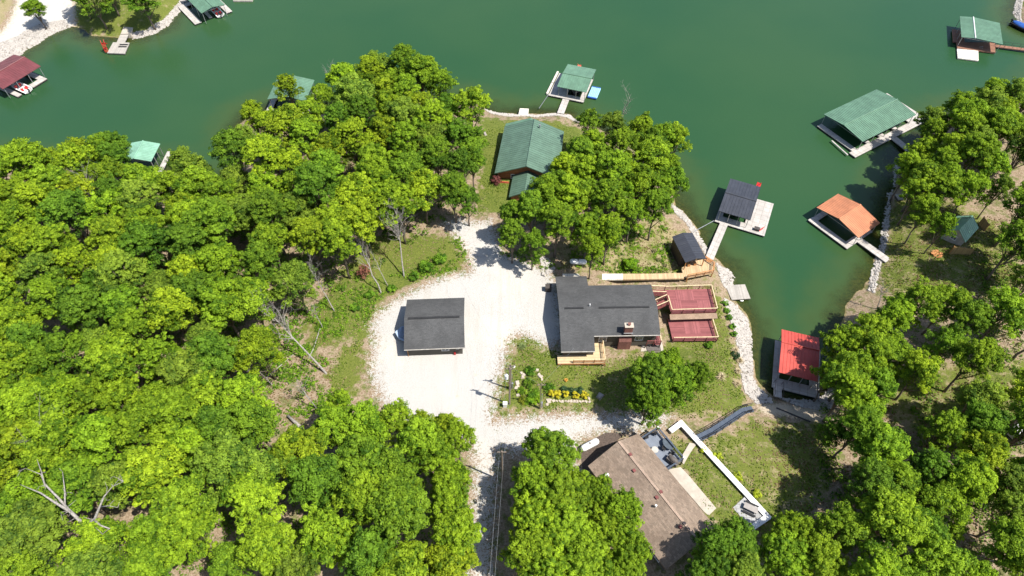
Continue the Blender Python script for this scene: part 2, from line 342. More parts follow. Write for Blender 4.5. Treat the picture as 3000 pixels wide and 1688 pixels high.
M = dict(
 ground=mk_ground(), water=mk_water(),
 leaf=mk_leaf('leaf', (.050, .112, .009), (.292, .408, .026)),
 needle=mk_leaf('needle', (.045, .085, .025), (.105, .150, .045), .2),
 petal=mk_leaf('petal', (.40, .36, .02), (.62, .55, .04), .3),
 red_leaf=mk_leaf('red_leaf', (.09, .03, .03), (.20, .07, .06), .2), dark_wall=planks('brown_wall', (.12, .085, .06), .18, 'Z', .1),
 straw=mk_leaf('straw', (.38, .30, .17), (.66, .56, .38), .2),
 bark=paint('bark', (.17, .135, .105), .3, 6, .9, dirt=.4), vent=paint('vent_strip', (.03, .03, .031), .1), dead=paint('dead_wood', (.30, .275, .245), .3, 5, .85, dirt=.35),
 dark_shingle=shingle('dark_shingle', (.062, .063, .064), .22, light=(.13, .13, .128)),
 brown_shingle=shingle('brown_shingle', (.195, .142, .105), .36, .26, light=(.35, .285, .225)),
 green_metal=metal_roof('green_metal', (.100, .172, .125)), green_light=metal_roof('green_light', (.115, .215, .145)),
 mint=metal_roof('mint_metal', (.22, .41, .30)), black_metal=metal_roof('black_metal', (.045, .049, .062)),
 maroon=metal_roof('maroon_metal', (.16, .048, .052)), red_metal=metal_roof('red_metal', (.47, .07, .052)), orange_metal=metal_roof('orange_metal', (.50, .205, .105)),
 white=paint('white_paint', (.80, .79, .77), .05, 2, .5, dirt=.12), concrete=concrete('concrete', (.47, .42, .35)), dock_deck=concrete('dock_deck', (.50, .465, .43), 1.2),
 pavers=concrete('pavers', (.42, .42, .42), .6), siding=planks('grey_siding', (.105, .095, .08), .2, 'Z', .1), brick=shingle('brick', (.20, .085, .07), .3, .09, light=(.3, .16, .13)),
 cedar=planks('cedar', (.42, .16, .07), .22, 'Z', .2), new_wood=planks('new_wood', (.56, .425, .25), .15, 'X'), new_wood_y=planks('new_wood_y', (.56, .425, .25), .15, 'Y'),
 boardwalk=planks('boardwalk', (.50, .36, .21), .15, 'X'), board_white=planks('board_white', (.72, .67, .58), .15, 'X'),
 red_deck=planks('red_deck', (.255, .085, .085), .15, 'Y'), red_deck_x=planks('red_deck_x', (.29, .10, .10), .15, 'X'), red_wood=paint('red_wood', (.19, .06, .055), .15, 5), rail_wood=paint('rail_wood', (.60, .49, .30), .15, 4),
 gate_wood=paint('stained_wood', (.45, .21, .08), .2, 4), gray_plank=planks('weathered_planks', (.40, .37, .33), .15, 'X', .2), brown_plank=planks('brown_planks', (.27, .135, .09), .15, 'X'),
 fence=planks('fence_boards', (.46, .30, .13), .14, 'X'), dark_post=paint('dark_post', (.07, .06, .055), .2, 5), steel=paint('galvanised', (.42, .43, .44), .1, 5, .4, .6), black=paint('black_plastic', (.018, .018, .02), .2, 5, .5),
 blue_steel=planks('blue_grey_deck', (.075, .095, .13), .14, 'X', .15), grey_deck=planks('grey_deck', (.19, .215, .26), .14, 'Y', .12), glass=paint('window_glass', (.10, .12, .14), .1, 2, .12, 0, .7),
 red=paint('red_paint', (.60, .03, .03), .1, 3, .4), salmon=paint('salmon_paint', (.80, .16, .10), .1, 3, .5), blue=paint('blue_plastic', (.03, .10, .35), .1, 3, .4), lightblue=paint('light_blue', (.32, .58, .80), .1, 3, .4),
 navy=paint('navy', (.02, .035, .09), .1, 3, .4), cream=paint('cream_wall', (.50, .47, .42), .1, 2, .8), tank=paint('tank_white', (.78, .78, .76), .04, 2, .4, dirt=.1), rock=concrete('pale_rock', (.46, .425, .385)),
 edge_rock=concrete('edge_rock', (.50, .43, .35)), boat_blue=paint('pale_blue_hull', (.42, .52, .66), .05, 2, .35), grey_rock=concrete('grey_rock', (.36, .33, .31)), pole=paint('pole_wood', (.24, .19, .145), .2, 6, .9), cover=paint('vinyl_cover', (.12, .105, .095), .15, 4, .6), soil=paint('dark_soil', (.10, .075, .06), .3, 5, .95, dirt=.4),
 ridge_tile=shingle('ridge_tile', (.29, .215, .165), .15, .3), porch_roof=shingle('old_shingle', (.24, .17, .12), .2),
)

# ------------------------------------------------------------------ mesh helpers
class MB:
    """collects shapes, then links them as ONE mesh object"""
    def __init__(s): s.v = []; s.f = []
    def add(s, vs, fs):
        o = len(s.v); s.v += [tuple(p) for p in vs]; s.f += [tuple(i + o for i in f) for f in fs]; return s
    def box(s, x0, x1, y0, y1, z0, z1):
        if x0 > x1: x0, x1 = x1, x0
        if y0 > y1: y0, y1 = y1, y0
        return s.add([(x0, y0, z0), (x1, y0, z0), (x1, y1, z0), (x0, y1, z0), (x0, y0, z1), (x1, y0, z1), (x1, y1, z1), (x0, y1, z1)],
                     [(3, 2, 1, 0), (4, 5, 6, 7), (0, 1, 5, 4), (1, 2, 6, 5), (2, 3, 7, 6), (3, 0, 4, 7)])
    def prism(s, pts, z0, z1):
        n = len(pts); A = sum(pts[i][0] * pts[(i + 1) % n][1] - pts[(i + 1) % n][0] * pts[i][1] for i in range(n))
        if A < 0: pts = pts[::-1]
        za = z0 if hasattr(z0, '__len__') else [z0] * n; zb = z1 if hasattr(z1, '__len__') else [z1] * n
        vs = [(p[0], p[1], a) for p, a in zip(pts, za)] + [(p[0], p[1], b) for p, b in zip(pts, zb)]
        return s.add(vs, [tuple(range(n))[::-1], tuple(range(n, 2 * n))] + [(i, (i + 1) % n, (i + 1) % n + n, i + n) for i in range(n)])
    def beam(s, a, b, w, h=None):
        """square bar from a to b"""
        h = h or w; a = Vector(a); b = Vector(b); d = (b - a).normalized()
        u = Vector((0, 0, 1)).cross(d)
        u = Vector((1, 0, 0)) if u.length < 1e-3 else u.normalized()
        t = d.cross(u)
        vs = [p + u * (i * w / 2) + t * (j * h / 2) for p in (a, b) for i, j in ((-1, -1), (1, -1), (1, 1), (-1, 1))]
        return s.add(vs, [(0, 1, 2, 3), (7, 6, 5, 4), (0, 4, 5, 1), (1, 5, 6, 2), (2, 6, 7, 3), (3, 7, 4, 0)])
    def tube(s, pts, rad, n=8, cap=True):
        pts = [Vector(p) for p in pts]; rad = rad if hasattr(rad, '__len__') else [rad] * len(pts); vs = []; fs = []
        for i, p in enumerate(pts):
            d = (pts[min(i + 1, len(pts) - 1)] - pts[max(i - 1, 0)]).normalized()
            u = d.cross(Vector((.37, .81, .11))).normalized(); t = d.cross(u)
            for k in range(n):
                a = 2 * math.pi * k / n; vs.append(p + (u * math.cos(a) + t * math.sin(a)) * rad[i])
        for i in range(len(pts) - 1):
            for k in range(n):
                k2 = (k + 1) % n; fs.append((i * n + k, i * n + k2, (i + 1) * n + k2, (i + 1) * n + k))
        if cap: fs += [tuple(range(n))[::-1], tuple(range((len(pts) - 1) * n, len(pts) * n))]
        return s.add(vs, fs)
    def ell(s, c, r, n=12, m=8, z0=-1.0):
        vs = []; fs = []
        for i in range(m + 1):
            ph = math.asin(z0) + (math.pi / 2 - math.asin(z0)) * i / m
            for k in range(n):
                a = 2 * math.pi * k / n; vs.append((c[0] + r[0] * math.cos(ph) * math.cos(a), c[1] + r[1] * math.cos(ph) * math.sin(a), c[2] + r[2] * math.sin(ph)))
        for i in range(m):
            for k in range(n): k2 = (k + 1) % n; fs.append((i * n + k, i * n + k2, (i + 1) * n + k2, (i + 1) * n + k))
        fs.append(tuple(range(n))[::-1])
        return s.add(vs, fs)
    def gable(s, x0, x1, y0, y1, ze, rise, frac=.5, th=.14, ribs=0, ze1=None):
        """gabled roof, ridge along x; ze1: eave height on the y1 side"""
        ze1 = ze if ze1 is None else ze1; yr = y0 + (y1 - y0) * frac; zr = ze + rise
        prof = [(y0, ze), (yr, zr), (y1, ze1), (y1, ze1 - th), (yr, zr - th), (y0, ze - th)]
        vs = [(x0, a, b) for a, b in prof] + [(x1, a, b) for a, b in prof]
        s.add(vs, [(0, 1, 4, 5), (1, 2, 3, 4), (11, 10, 7, 6), (10, 9, 8, 7)] + [(i, i + 6, (i + 1) % 6 + 6, (i + 1) % 6) for i in range(6)])
        if ribs:
            n = max(2, int((x1 - x0) / ribs))
            for i in range(n + 1):
                x = x0 + .03 + (x1 - x0 - .06) * i / n
                s.beam((x, y0, ze + .015), (x, yr, zr + .015), .07, .07); s.beam((x, yr, zr + .015), (x, y1, ze1 + .015), .07, .07)
        return s
    def mesh(s, name, m, smooth=False):
        me = bpy.data.meshes.new(name); me.from_pydata(s.v, [], s.f); me.materials.append(M[m] if isinstance(m, str) else m)
        if smooth: me.polygons.foreach_set('use_smooth', [True] * len(me.polygons))
        me.update(); return me
    def build(s, name, m, parent=None, loc=None, rot=0, smooth=False):
        o = bpy.data.objects.new(name, s.mesh(name, m, smooth)); col.objects.link(o)
        if parent is not None: o.parent = parent.o if isinstance(parent, Thing) else parent
        if loc is not None: o.location = loc; o.rotation_euler = (0, 0, rot)
        return o

def tag(o, label=None, cat=None, group=None, kind=None):
    if label: o['label'] = label
    if cat: o['category'] = cat
    if group: o['group'] = group
    if kind: o['kind'] = kind
    return o
class Thing:
    """an Empty at the thing's base; parts are built in its own frame"""
    def __init__(s, name, label, cat, loc, rot=0, group=None):
        s.o = bpy.data.objects.new(name, None); col.objects.link(s.o); s.o.empty_display_size = .3
        s.o.location = loc; s.o.rotation_euler = (0, 0, rot); s.loc = loc; s.rot = rot
        tag(s.o, label, cat, group)
    def L(s, p):
        dx, dy = p[0] - s.loc[0], p[1] - s.loc[1]; c, n = math.cos(s.rot), math.sin(s.rot)
        return (dx * c + dy * n, -dx * n + dy * c, p[2] - s.loc[2])
    def W(s, x, y, z=0):
        c, n = math.cos(s.rot), math.sin(s.rot)
        return (s.loc[0] + x * c - y * n, s.loc[1] + x * n + y * c, s.loc[2] + z)
    def px(s, a, b, z): return s.L(U(a, b, z))
def solo(mb, name, m, label, cat, loc, rot=0, group=None, smooth=False):
    return tag(mb.build(name, m, None, loc, rot, smooth), label, cat, group)
def fit(c0, c1, c2, z):
    A, B, C = (np.array(U(*p, z)[:2]) for p in (c0, c1, c2))
    d = B - A; L = np.linalg.norm(d); d /= L; n = np.array([-d[1], d[0]]); w = (C - B) @ n
    ctr = (A + B) / 2 + n * w / 2
    return ctr, math.atan2(d[1], d[0]), L, abs(w)

# ------------------------------------------------------------------ the land and the lake
ny, nx = XX.shape
def grid_obj(name, Z, mat, mask, attrs):
    idx = np.arange(nx * ny).reshape(ny, nx)
    q = np.stack([idx[:-1, :-1], idx[:-1, 1:], idx[1:, 1:], idx[1:, :-1]], -1)[mask]
    used, inv = np.unique(q, return_inverse=True)
    me = bpy.data.meshes.new(name); n = len(used); k = len(q)
    me.vertices.add(n); me.loops.add(k * 4); me.polygons.add(k)
    co = np.stack([XX.ravel()[used], YY.ravel()[used], Z.ravel()[used]], -1)
    me.vertices.foreach_set('co', co.ravel()); me.loops.foreach_set('vertex_index', inv.ravel().astype(np.int32))
    me.polygons.foreach_set('loop_start', np.arange(0, k * 4, 4, dtype=np.int32))
    me.polygons.foreach_set('use_smooth', np.ones(k, bool))
    for a, v in attrs.items():
        at = me.attributes.new(a, 'FLOAT', 'POINT'); at.data.foreach_set('value', v.ravel()[used].astype(np.float32))
    me.materials.append(M[mat]); me.update(calc_edges=True)
    o = bpy.data.objects.new(name, me); col.objects.link(o); tag(o, kind='structure'); return o
ga = dict(z_gravel=Zgravel, z_grass=Zgrass, z_rock=Zrock, z_sand=Zsand, lush=Zlush)
cell = lambda A: (A[:-1, :-1] + A[1:, :-1] + A[:-1, 1:] + A[1:, 1:]) / 4
isg = cell(Zgravel) > 0
iss = (cell(Zsand) > 0) & ~isg
isb = (cell(SD) < -.2)
grid_obj('gravel_road', HH, 'ground', isg, ga)
grid_obj('shore_sand', HH, 'ground', iss, ga)
grid_obj('lake_bed', HH, 'ground', isb & ~isg & ~iss, ga)
grid_obj('ground', HH, 'ground', ~isg & ~iss & ~isb, ga)
grid_obj('water', np.zeros(XX.shape), 'water', cell(SD) < 3, dict(depth=np.clip(-SD, -5, 60)))

# ------------------------------------------------------------------ foliage
def leaf_mesh(name, cl, nleaf, size, mat, seed, up=.35):
    """cl: rows of (x, y, z, r, tint). Each clump is a puff of small folded leaves"""
    r = np.random.default_rng(seed); cl = np.array(cl); n = len(cl); N = n * nleaf
    c = np.repeat(cl, nleaf, 0)
    d = r.normal(size=(N, 3)); d[:, 2] = np.abs(d[:, 2]) * 1.1 - .25; d /= np.linalg.norm(d, axis=1)[:, None]
    pos = c[:, :3] + d * c[:, 3:4] * (.7 + .35 * r.random((N, 1))) * np.array([1, 1, .75])
    nn = d + r.normal(size=(N, 3)) * .34 + np.array([0, 0, up]); nn /= np.linalg.norm(nn, axis=1)[:, None]
    t = np.cross(nn, r.normal(size=(N, 3))); t /= np.linalg.norm(t, axis=1)[:, None]
    b = np.cross(nn, t); s = size * (.65 + .7 * r.random((N, 1)))
    V = np.stack([pos - t * s * .62, pos - b * s * .38 + nn * s * .08, pos + t * s * .62, pos + b * s * .38 + nn * s * .08], 1).reshape(-1, 3)
    me = bpy.data.meshes.new(name); me.vertices.add(4 * N); me.loops.add(4 * N); me.polygons.add(N)
    me.vertices.foreach_set('co', V.ravel()); me.loops.foreach_set('vertex_index', np.arange(4 * N, dtype=np.int32))
    me.polygons.foreach_set('loop_start', np.arange(0, 4 * N, 4, dtype=np.int32))
    tt = np.clip(np.repeat(c[:, 4], 4) + np.repeat(r.normal(size=N) * .20, 4), 0, 1)
    me.attributes.new('tint', 'FLOAT', 'POINT').data.foreach_set('value', tt.astype(np.float32))
    me.materials.append(M[mat]); me.update(calc_edges=True); return me

def crown_clumps(R, H, seed, lobes=9, per=20, cr=.55, open_=0.0):
    """R crown radius, H total tree height; many uneven boughs around a dome, clumps along each bough"""
    r = random.Random(seed); out = []; ctr = []
    z0 = H - R * 1.75; sk = [(r.uniform(.62, 1.25)) for _ in range(7)]
    for i in range(lobes):
        a = i * 2.399 + r.uniform(-.5, .5); f = (i + .5) / lobes
        q = R * (.10 + .74 * f ** .62) * sk[int(a / .9) % 7]; z = H - R * .35 - R * 1.15 * f ** 1.6 + R * r.uniform(-.20, .26)
        lr = R * r.uniform(.17, .33); c = (q * math.cos(a), q * math.sin(a), z)
        if i % 2 == 0: ctr.append(c)
        lt = min(.9, max(.1, r.gauss(.48, .2))); o = Vector((c[0], c[1], 0)).normalized()
        for k in range(int(per * (lr / R / .25) ** 2)):
            d = Vector((r.gauss(0, 1), r.gauss(0, 1), r.gauss(.3, .8))).normalized()
            p = Vector(c) + Vector((d.x * lr, d.y * lr, d.z * lr * .75)) * r.uniform(.55, 1.2) + o * r.choice((0, 0, 0, .5)) * lr
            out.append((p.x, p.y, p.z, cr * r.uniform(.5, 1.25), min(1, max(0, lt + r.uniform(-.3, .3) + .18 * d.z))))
    for k in range(int(lobes * .9)):
        a = r.random() * 6.3; q = R * .55 * r.random() ** .5
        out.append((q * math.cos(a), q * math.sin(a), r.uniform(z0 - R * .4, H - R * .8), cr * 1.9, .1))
    return out, ctr
def trunk_mesh(H, ctr, seed, r0=.2, mat='bark'):
    r = random.Random(seed); mb = MB(); zt = H * .62
    pts = [(r.uniform(-.12, .12) * i, r.uniform(-.12, .12) * i, zt * i / 5 - (.4 if i == 0 else 0)) for i in range(6)]
    mb.tube(pts, [r0 * (1.25 if i == 0 else 1 - .12 * i) for i in range(6)], 8)
    for c in ctr:
        k = r.choice((2, 3, 4)); p = Vector(pts[k]); e = Vector(c)
        m = p.lerp(e, .5) + Vector((0, 0, -.35))
        mb.tube([p, m, e], [r0 * .5, r0 * .34, r0 * .12], 6)
    return mb.mesh('trunk', mat, True)

PROTO = []
for k in range(12):
    R = 3.0 + .12 * (k % 5); H = 11.5 + (k * 37 % 7) * .35
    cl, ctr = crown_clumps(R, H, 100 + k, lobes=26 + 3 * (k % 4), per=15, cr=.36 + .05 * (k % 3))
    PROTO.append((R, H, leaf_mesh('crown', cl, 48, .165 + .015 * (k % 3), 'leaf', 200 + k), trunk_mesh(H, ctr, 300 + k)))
NEAR = []
for k in range(3):
    R = 3.6; H = 11.5
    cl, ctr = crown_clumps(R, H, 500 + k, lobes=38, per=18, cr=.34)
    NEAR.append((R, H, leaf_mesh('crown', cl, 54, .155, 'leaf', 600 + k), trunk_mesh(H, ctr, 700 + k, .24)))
def place_tree(x, y, rad, tint, label, group, k, protos=PROTO, tall=None, cat='tree', lift=0):
    R, H, cm, tm = protos[k % len(protos)]
    t = Thing('broadleaf_tree', label, cat, (x, y, max(gh(x, y), 0) + lift), random.uniform(0, 6.28), group)
    s = rad / R; t.o.scale = (s, s, (tall / H) if tall else s ** .55)
    for nm, me in (('trunk', tm), ('crown', cm)):
        o = bpy.data.objects.new(nm, me); col.objects.link(o); o.parent = t.o
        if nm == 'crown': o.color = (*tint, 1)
    return t
TINTS = [('yellow-green', (1.20, 1.13, .8)), ('bright green', (.96, 1.04, .85)), ('mid green', (.76, .88, .85)), ('deep green', (.56, .72, .8)), ('olive green', (.88, .90, 1.3)), ('lime green', (1.08, 1.12, .85))]
def sizeword(r): return 'small' if r < 2.7 else ('medium' if r < 3.4 else 'broad')
TREES = []
def where(x, y, z=9):
    a, b = PX(x, y, z); return int(round(min(max(a / 30, 0), 100))), int(round(min(max(b / 16.88, 0), 100)))
def tree_at(x, y, rad, ti, zone_, group, k, protos=PROTO, tall=None):
    nm, tc = TINTS[ti]; _v = random.uniform(.82, 1.12); tc = tuple(c * _v * random.uniform(.97, 1.03) for c in tc)
    R, H = protos[k % len(protos)][:2]
    zz = max(gh(x, y), 0) + (tall or H * (rad / R) ** .55) - rad
    TREES.append((x, y, rad))
    t = place_tree(x, y, rad, tc, f'{sizeword(rad)} {nm} tree', group, k, protos, tall)
    LABEL.append((t.o, PX(x, y, zz), f'{sizeword(rad)} {nm} tree')); return t
LABEL = []
MARKS = [((300, 1440), "the bleached snag"), ((960, 1090), "the leaning dead tree"), ((1150, 700), "the bare grey tree"), ((435, 430), 'the mint-roofed dock'), ((850, 250), "the tree-hidden green-roofed dock"),
 ((0, 1688), "the bottom left photo corner"), ((0, 850), "the left photo edge"), ((0, 470), "the left end of the shoreline"), ((750, 1688), "the bottom photo edge"), ((1270, 940), 'the garage'), ((1560, 430), 'the green-roofed house'),
 ((1090, 430), "the gap in the left wood"), ((330, 1050), "the left wood's centre"), ((640, 800), "the left wood's upper middle"), ((1440, 1500), 'the gravel drive'), ((1750, 1000), 'the main house'), ((2160, 560), 'the black-roofed dock'), ((1900, 1450), 'the brown-roofed house'), ((2480, 630), 'the orange-roofed dock'), ((2340, 1040), 'the red-roofed dock'),
 ((2830, 680), "the small cabin"), ((2550, 340), 'the largest green-roofed dock'), ((2200, 1500), 'the fire pit patio'), ((3000, 1688), "the bottom right photo corner"), ((3000, 1150), 'the right photo edge'), ((2650, 1350), "the right slope's centre"), ((345, 130), "the small swim platform")]
ORD = 'first second third fourth fifth sixth seventh eighth ninth tenth eleventh twelfth thirteenth fourteenth fifteenth sixteenth seventeenth eighteenth nineteenth twentieth'.split()
DIRS = ['right', 'lower right', 'below', 'lower left', 'left', 'upper left', 'above', 'upper right']
def label_trees():
    groups = {}
    for o, (a, b), nm in LABEL:
        d, mk, (u, v) = min((math.hypot(a - p[0], b - p[1]), m, p) for p, m in MARKS)
        sec = int(round(math.atan2(b - v, a - u) / (math.pi / 4))) % 8
        groups.setdefault((mk, sec), []).append((d, o.name, o, nm))
    for (mk, sec), l in groups.items():
        for i, (_, _, o, nm) in enumerate(sorted(l, key=lambda q: q[:2])):
            w = {2: 'below', 6: 'above', 0: 'right of', 4: 'left of'}.get(sec, '' + DIRS[sec] + ' of')
            o['label'] = f'{nm}, {ORD[min(i, 19)]} {w} {mk}'
def wood(px_poly, zone_, group, spacing, rad, tints, seed, inset=1.6, zc=10.5, holes=(), jitter=.35):
    """fills a canopy outline (read in the photo at crown height) with single trees"""
    P = poly_px(px_poly, zc); r = random.Random(seed); x0, y0 = P.min(0); x1, y1 = P.max(0)
    hs = [poly_px(h, zc) for h in holes]; done = []
    c = [(r.uniform(x0, x1), r.uniform(y0, y1)) for _ in range(9000)]
    X = np.array([q[0] for q in c]); Y = np.array([q[1] for q in c]); ok = sdist(P, X, Y) > inset
    for h in hs: ok &= sdist(h, X, Y) < -.8
    for (x, y), g in zip(c, ok):
        if not g or gh(x, y) < .15 or y < 14: continue
        sp = spacing * r.uniform(1 - jitter * .4, 1 + jitter * .5)
        if any((x - a) ** 2 + (y - b) ** 2 < sp * sp for a, b, _ in TREES): continue
        q = r.uniform(*rad); tree_at(x, y, q, r.choice(tints), zone_, group, r.randrange(99)); done.append((x, y))
    return done
# trees that stand at the edges of the woods, read from the photo: (px, py of the crown's middle, crown radius, tint, prototype)
for zone_, group, lst in (
 ('on the lake edge of the left wood', 'trees of the left wood', [(735, 330, 2.6, 0, 1), (715, 420, 2.7, 4, 2), (845, 265, 2.5, 0, 3), (950, 290, 3.0, 5, 4), (1010, 250, 3.0, 5, 5), (1085, 230, 3.0, 0, 6), (1155, 245, 2.8, 5, 7), (1250, 215, 3.3, 1, 8), (1290, 265, 3.0, 1, 9),
   (1200, 300, 2.8, 1, 10), (1310, 340, 2.9, 3, 11), (1380, 420, 2.7, 2, 0), (1340, 420, 2.8, 3, 1), (1385, 490, 2.8, 2, 2), (1350, 520, 2.9, 3, 3), (1370, 590, 2.5, 3, 4), (1330, 580, 2.6, 2, 5), (535, 470, 2.4, 4, 6), (330, 420, 3.2, 3, 7), (340, 470, 2.9, 3, 8), (235, 440, 2.8, 0, 9), (290, 430, 2.6, 1, 2), (130, 480, 2.6, 0, 3), (60, 480, 2.6, 1, 4)]),
 ('in the bank of trees right of the green-roofed house', 'trees right of the green-roofed house', [(1730, 370, 2.6, 2, 0), (1800, 375, 2.6, 4, 1), (1880, 385, 2.8, 5, 2), (1985, 390, 2.9, 5, 3), (1940, 400, 2.7, 1, 5), (1970, 465, 2.7, 1, 4), (1905, 470, 3.1, 5, 5), (1820, 450, 3.0, 1, 6), (1740, 440, 3.0, 5, 7), (1660, 520, 3.2, 0, 8),
   (1720, 530, 3.1, 5, 9), (1790, 540, 3.1, 1, 10), (1870, 550, 3.1, 5, 11), (1930, 560, 2.7, 1, 0), (1600, 600, 3.2, 1, 1), (1680, 610, 3.2, 5, 2), (1770, 620, 3.3, 1, 3), (1850, 630, 3.0, 1, 4), (1555, 640, 2.7, 2, 5), (1630, 680, 3.1, 1, 6), (1720, 690, 3.0, 1, 7), (1495, 640, 2.3, 2, 8), (1500, 700, 2.4, 2, 9), (1780, 700, 2.6, 5, 2), (1735, 745, 1.9, 5, 10), (1560, 720, 2.4, 2, 4)]),
 ('on the right bank above the orange-roofed dock', 'trees on the right bank', [(2740, 340, 3.0, 4, 0), (2810, 320, 3.2, 5, 1), (2880, 330, 3.2, 4, 2), (2960, 300, 3.0, 4, 3), (2990, 380, 3.0, 4, 4), (2900, 400, 3.2, 1, 5), (2820, 400, 3.2, 5, 6), (2725, 420, 2.7, 5, 7), (2680, 470, 3.0, 5, 8), (2760, 480, 3.1, 5, 9), (2840, 480, 3.1, 1, 10), (2900, 490, 2.8, 1, 11),
   (2700, 550, 2.9, 5, 0), (2770, 560, 2.9, 5, 1), (2720, 610, 2.5, 1, 2), (2775, 650, 1.9, 1, 3), (2985, 470, 3.0, 4, 6), (2925, 560, 2.2, 4, 3)]),
 ('on the far shore at the top left', 'trees on the far shore', [(110, 40, 2.6, 2, 2), (245, 15, 3.6, 1, 3), (290, 40, 4.2, 2, 4), (335, 15, 3.2, 3, 5), (432, 35, 4.2, 3, 6)]),
 ('beside the main house lawn', 'trees on the front lawn', [(1925, 1105, 3.7, 2, 0), (1985, 1115, 3.0, 2, 1), (2045, 1085, 2.3, 2, 2), (1905, 1165, 2.7, 2, 0), (1965, 1055, 2.4, 1, 1)]),
 ('beside the brown-roofed house', 'trees round the brown-roofed house', [(1610, 1330, 3.6, 2, 0), (1570, 1420, 3.3, 1, 1), (1650, 1450, 3.8, 1, 2), (1580, 1520, 3.3, 5, 0), (1560, 1620, 3.4, 5, 1), (1670, 1560, 3.7, 1, 2), (1750, 1440, 2.4, 1, 0), (1830, 1500, 2.8, 1, 1), (1780, 1560, 3.0, 5, 2), (1840, 1600, 2.7, 1, 0), (1720, 1650, 3.5, 1, 1), (1830, 1680, 2.6, 1, 2), (1640, 1700, 3.6, 5, 0),
   (2100, 1610, 3.0, 3, 1), (2160, 1590, 2.9, 3, 2), (2080, 1690, 3.2, 3, 0), (2170, 1680, 3.2, 4, 1), (2330, 1560, 2.9, 5, 2), (2300, 1640, 3.1, 1, 0), (2400, 1640, 3.2, 5, 1)]),
 ('on the right slope behind the red-roofed dock', 'trees of the right slope', [(2490, 990, 3.0, 5, 0), (2560, 960, 3.0, 5, 1), (2620, 920, 2.8, 1, 2), (2560, 1040, 3.1, 5, 3), (2610, 1020, 3.2, 1, 4), (2500, 1080, 3.0, 1, 5), (2478, 1150, 3.1, 1, 6), (2455, 1075, 2.4, 5, 3), (2540, 1210, 2.7, 5, 7), (2580, 1130, 2.8, 2, 8), (2440, 1260, 1.9, 3, 9), (2500, 1275, 2.7, 2, 10), (2560, 1330, 3.0, 1, 5),
   (2770, 900, 3.0, 5, 0), (2820, 960, 3.0, 2, 3), (2780, 1010, 2.8, 2, 4)]),
 ('at the lower end of the gravel drive', 'trees of the left wood', [(1000, 1210, 2.4, 5, 0), (985, 1280, 3.0, 1, 1), (1090, 1280, 3.0, 1, 2), (1170, 1260, 2.7, 5, 3), (1230, 1240, 1.9, 0, 4), (1310, 1270, 2.0, 0, 5), (1340, 1310, 2.4, 5, 6), (1290, 1350, 3.0, 1, 7), (1330, 1420, 2.7, 5, 8), (1320, 1500, 3.0, 5, 9), (1345, 1600, 2.8, 5, 10), (1320, 1670, 3.0, 0, 11), (1230, 1320, 3.0, 1, 2)]),
):
    for a, b, rr, ti, k in lst:
        if zone_.startswith(('beside the main', 'beside the brown')): x, y, _ = U(a, b, 12.0); tree_at(x, y, rr, ti, zone_, group, k, NEAR, tall=rr + 7.6)
        elif zone_.startswith('on the far'): x, y, _ = U(a, b, 5.0); tree_at(x, y, rr, ti, zone_, group, k, tall=rr * 2 + 2.5)
        else: x, y, _ = U(a, b, 10.5); tree_at(x, y, rr, ti, zone_, group, k)
LEFTWOOD = [(-60, 480), (0, 470), (60, 450), (110, 450), (190, 400), (330, 370), (365, 420), (385, 500), (500, 515), (560, 460), (600, 500), (660, 480), (680, 370), (700, 280), (750, 310), (930, 330), (970, 270), (1060, 180), (1240, 160), (1310, 170),
 (1340, 290), (1410, 330), (1420, 420), (1425, 500), (1400, 620), (1300, 610), (1275, 655), (1225, 690), (1130, 720), (1065, 765), (1000, 830), (960, 880), (930, 950), (900, 1010), (850, 1030), (810, 1060), (800, 1110), (820, 1200), (900, 1230), (960, 1180), (1010, 1150), (1040, 1230), (1200, 1200), (1330, 1240), (1385, 1290), (1390, 1780), (-80, 1780)]
wood(LEFTWOOD, 'in the left wood', 'trees of the left wood', 4.55, (2.9, 3.9), [0, 0, 1, 1, 5, 5, 2, 3, 4], 11, inset=2.0,
     holes=[[(800, 930), (860, 890), (910, 900), (940, 960), (870, 1060), (810, 1050)], [(1040, 385), (1120, 385), (1120, 450), (1050, 450)], [(690, 1100), (760, 1090), (760, 1160), (700, 1150)], [(620, 1520), (680, 1500), (680, 1560), (620, 1560)], [(0, 1600), (80, 1600), (90, 1640), (0, 1640)]])
wood([(1560, 590), (1660, 480), (1700, 400), (1730, 340), (1870, 340), (2040, 370), (2045, 480), (1990, 540), (2000, 590), (1960, 630), (1830, 690), (1740, 750), (1540, 750), (1450, 700), (1450, 640)],
     'in the bank of trees right of the green-roofed house', 'trees right of the green-roofed house', 4.3, (2.4, 3.1), [1, 5, 2], 12, inset=1.8)
wood([(2640, 400), (2700, 370), (2780, 290), (2860, 260), (3080, 270), (3080, 500), (2920, 540), (2820, 610), (2700, 640), (2660, 560)], 'on the right bank above the orange-roofed dock', 'trees on the right bank', 4.2, (2.7, 3.3), [1, 5, 4], 13, inset=2)
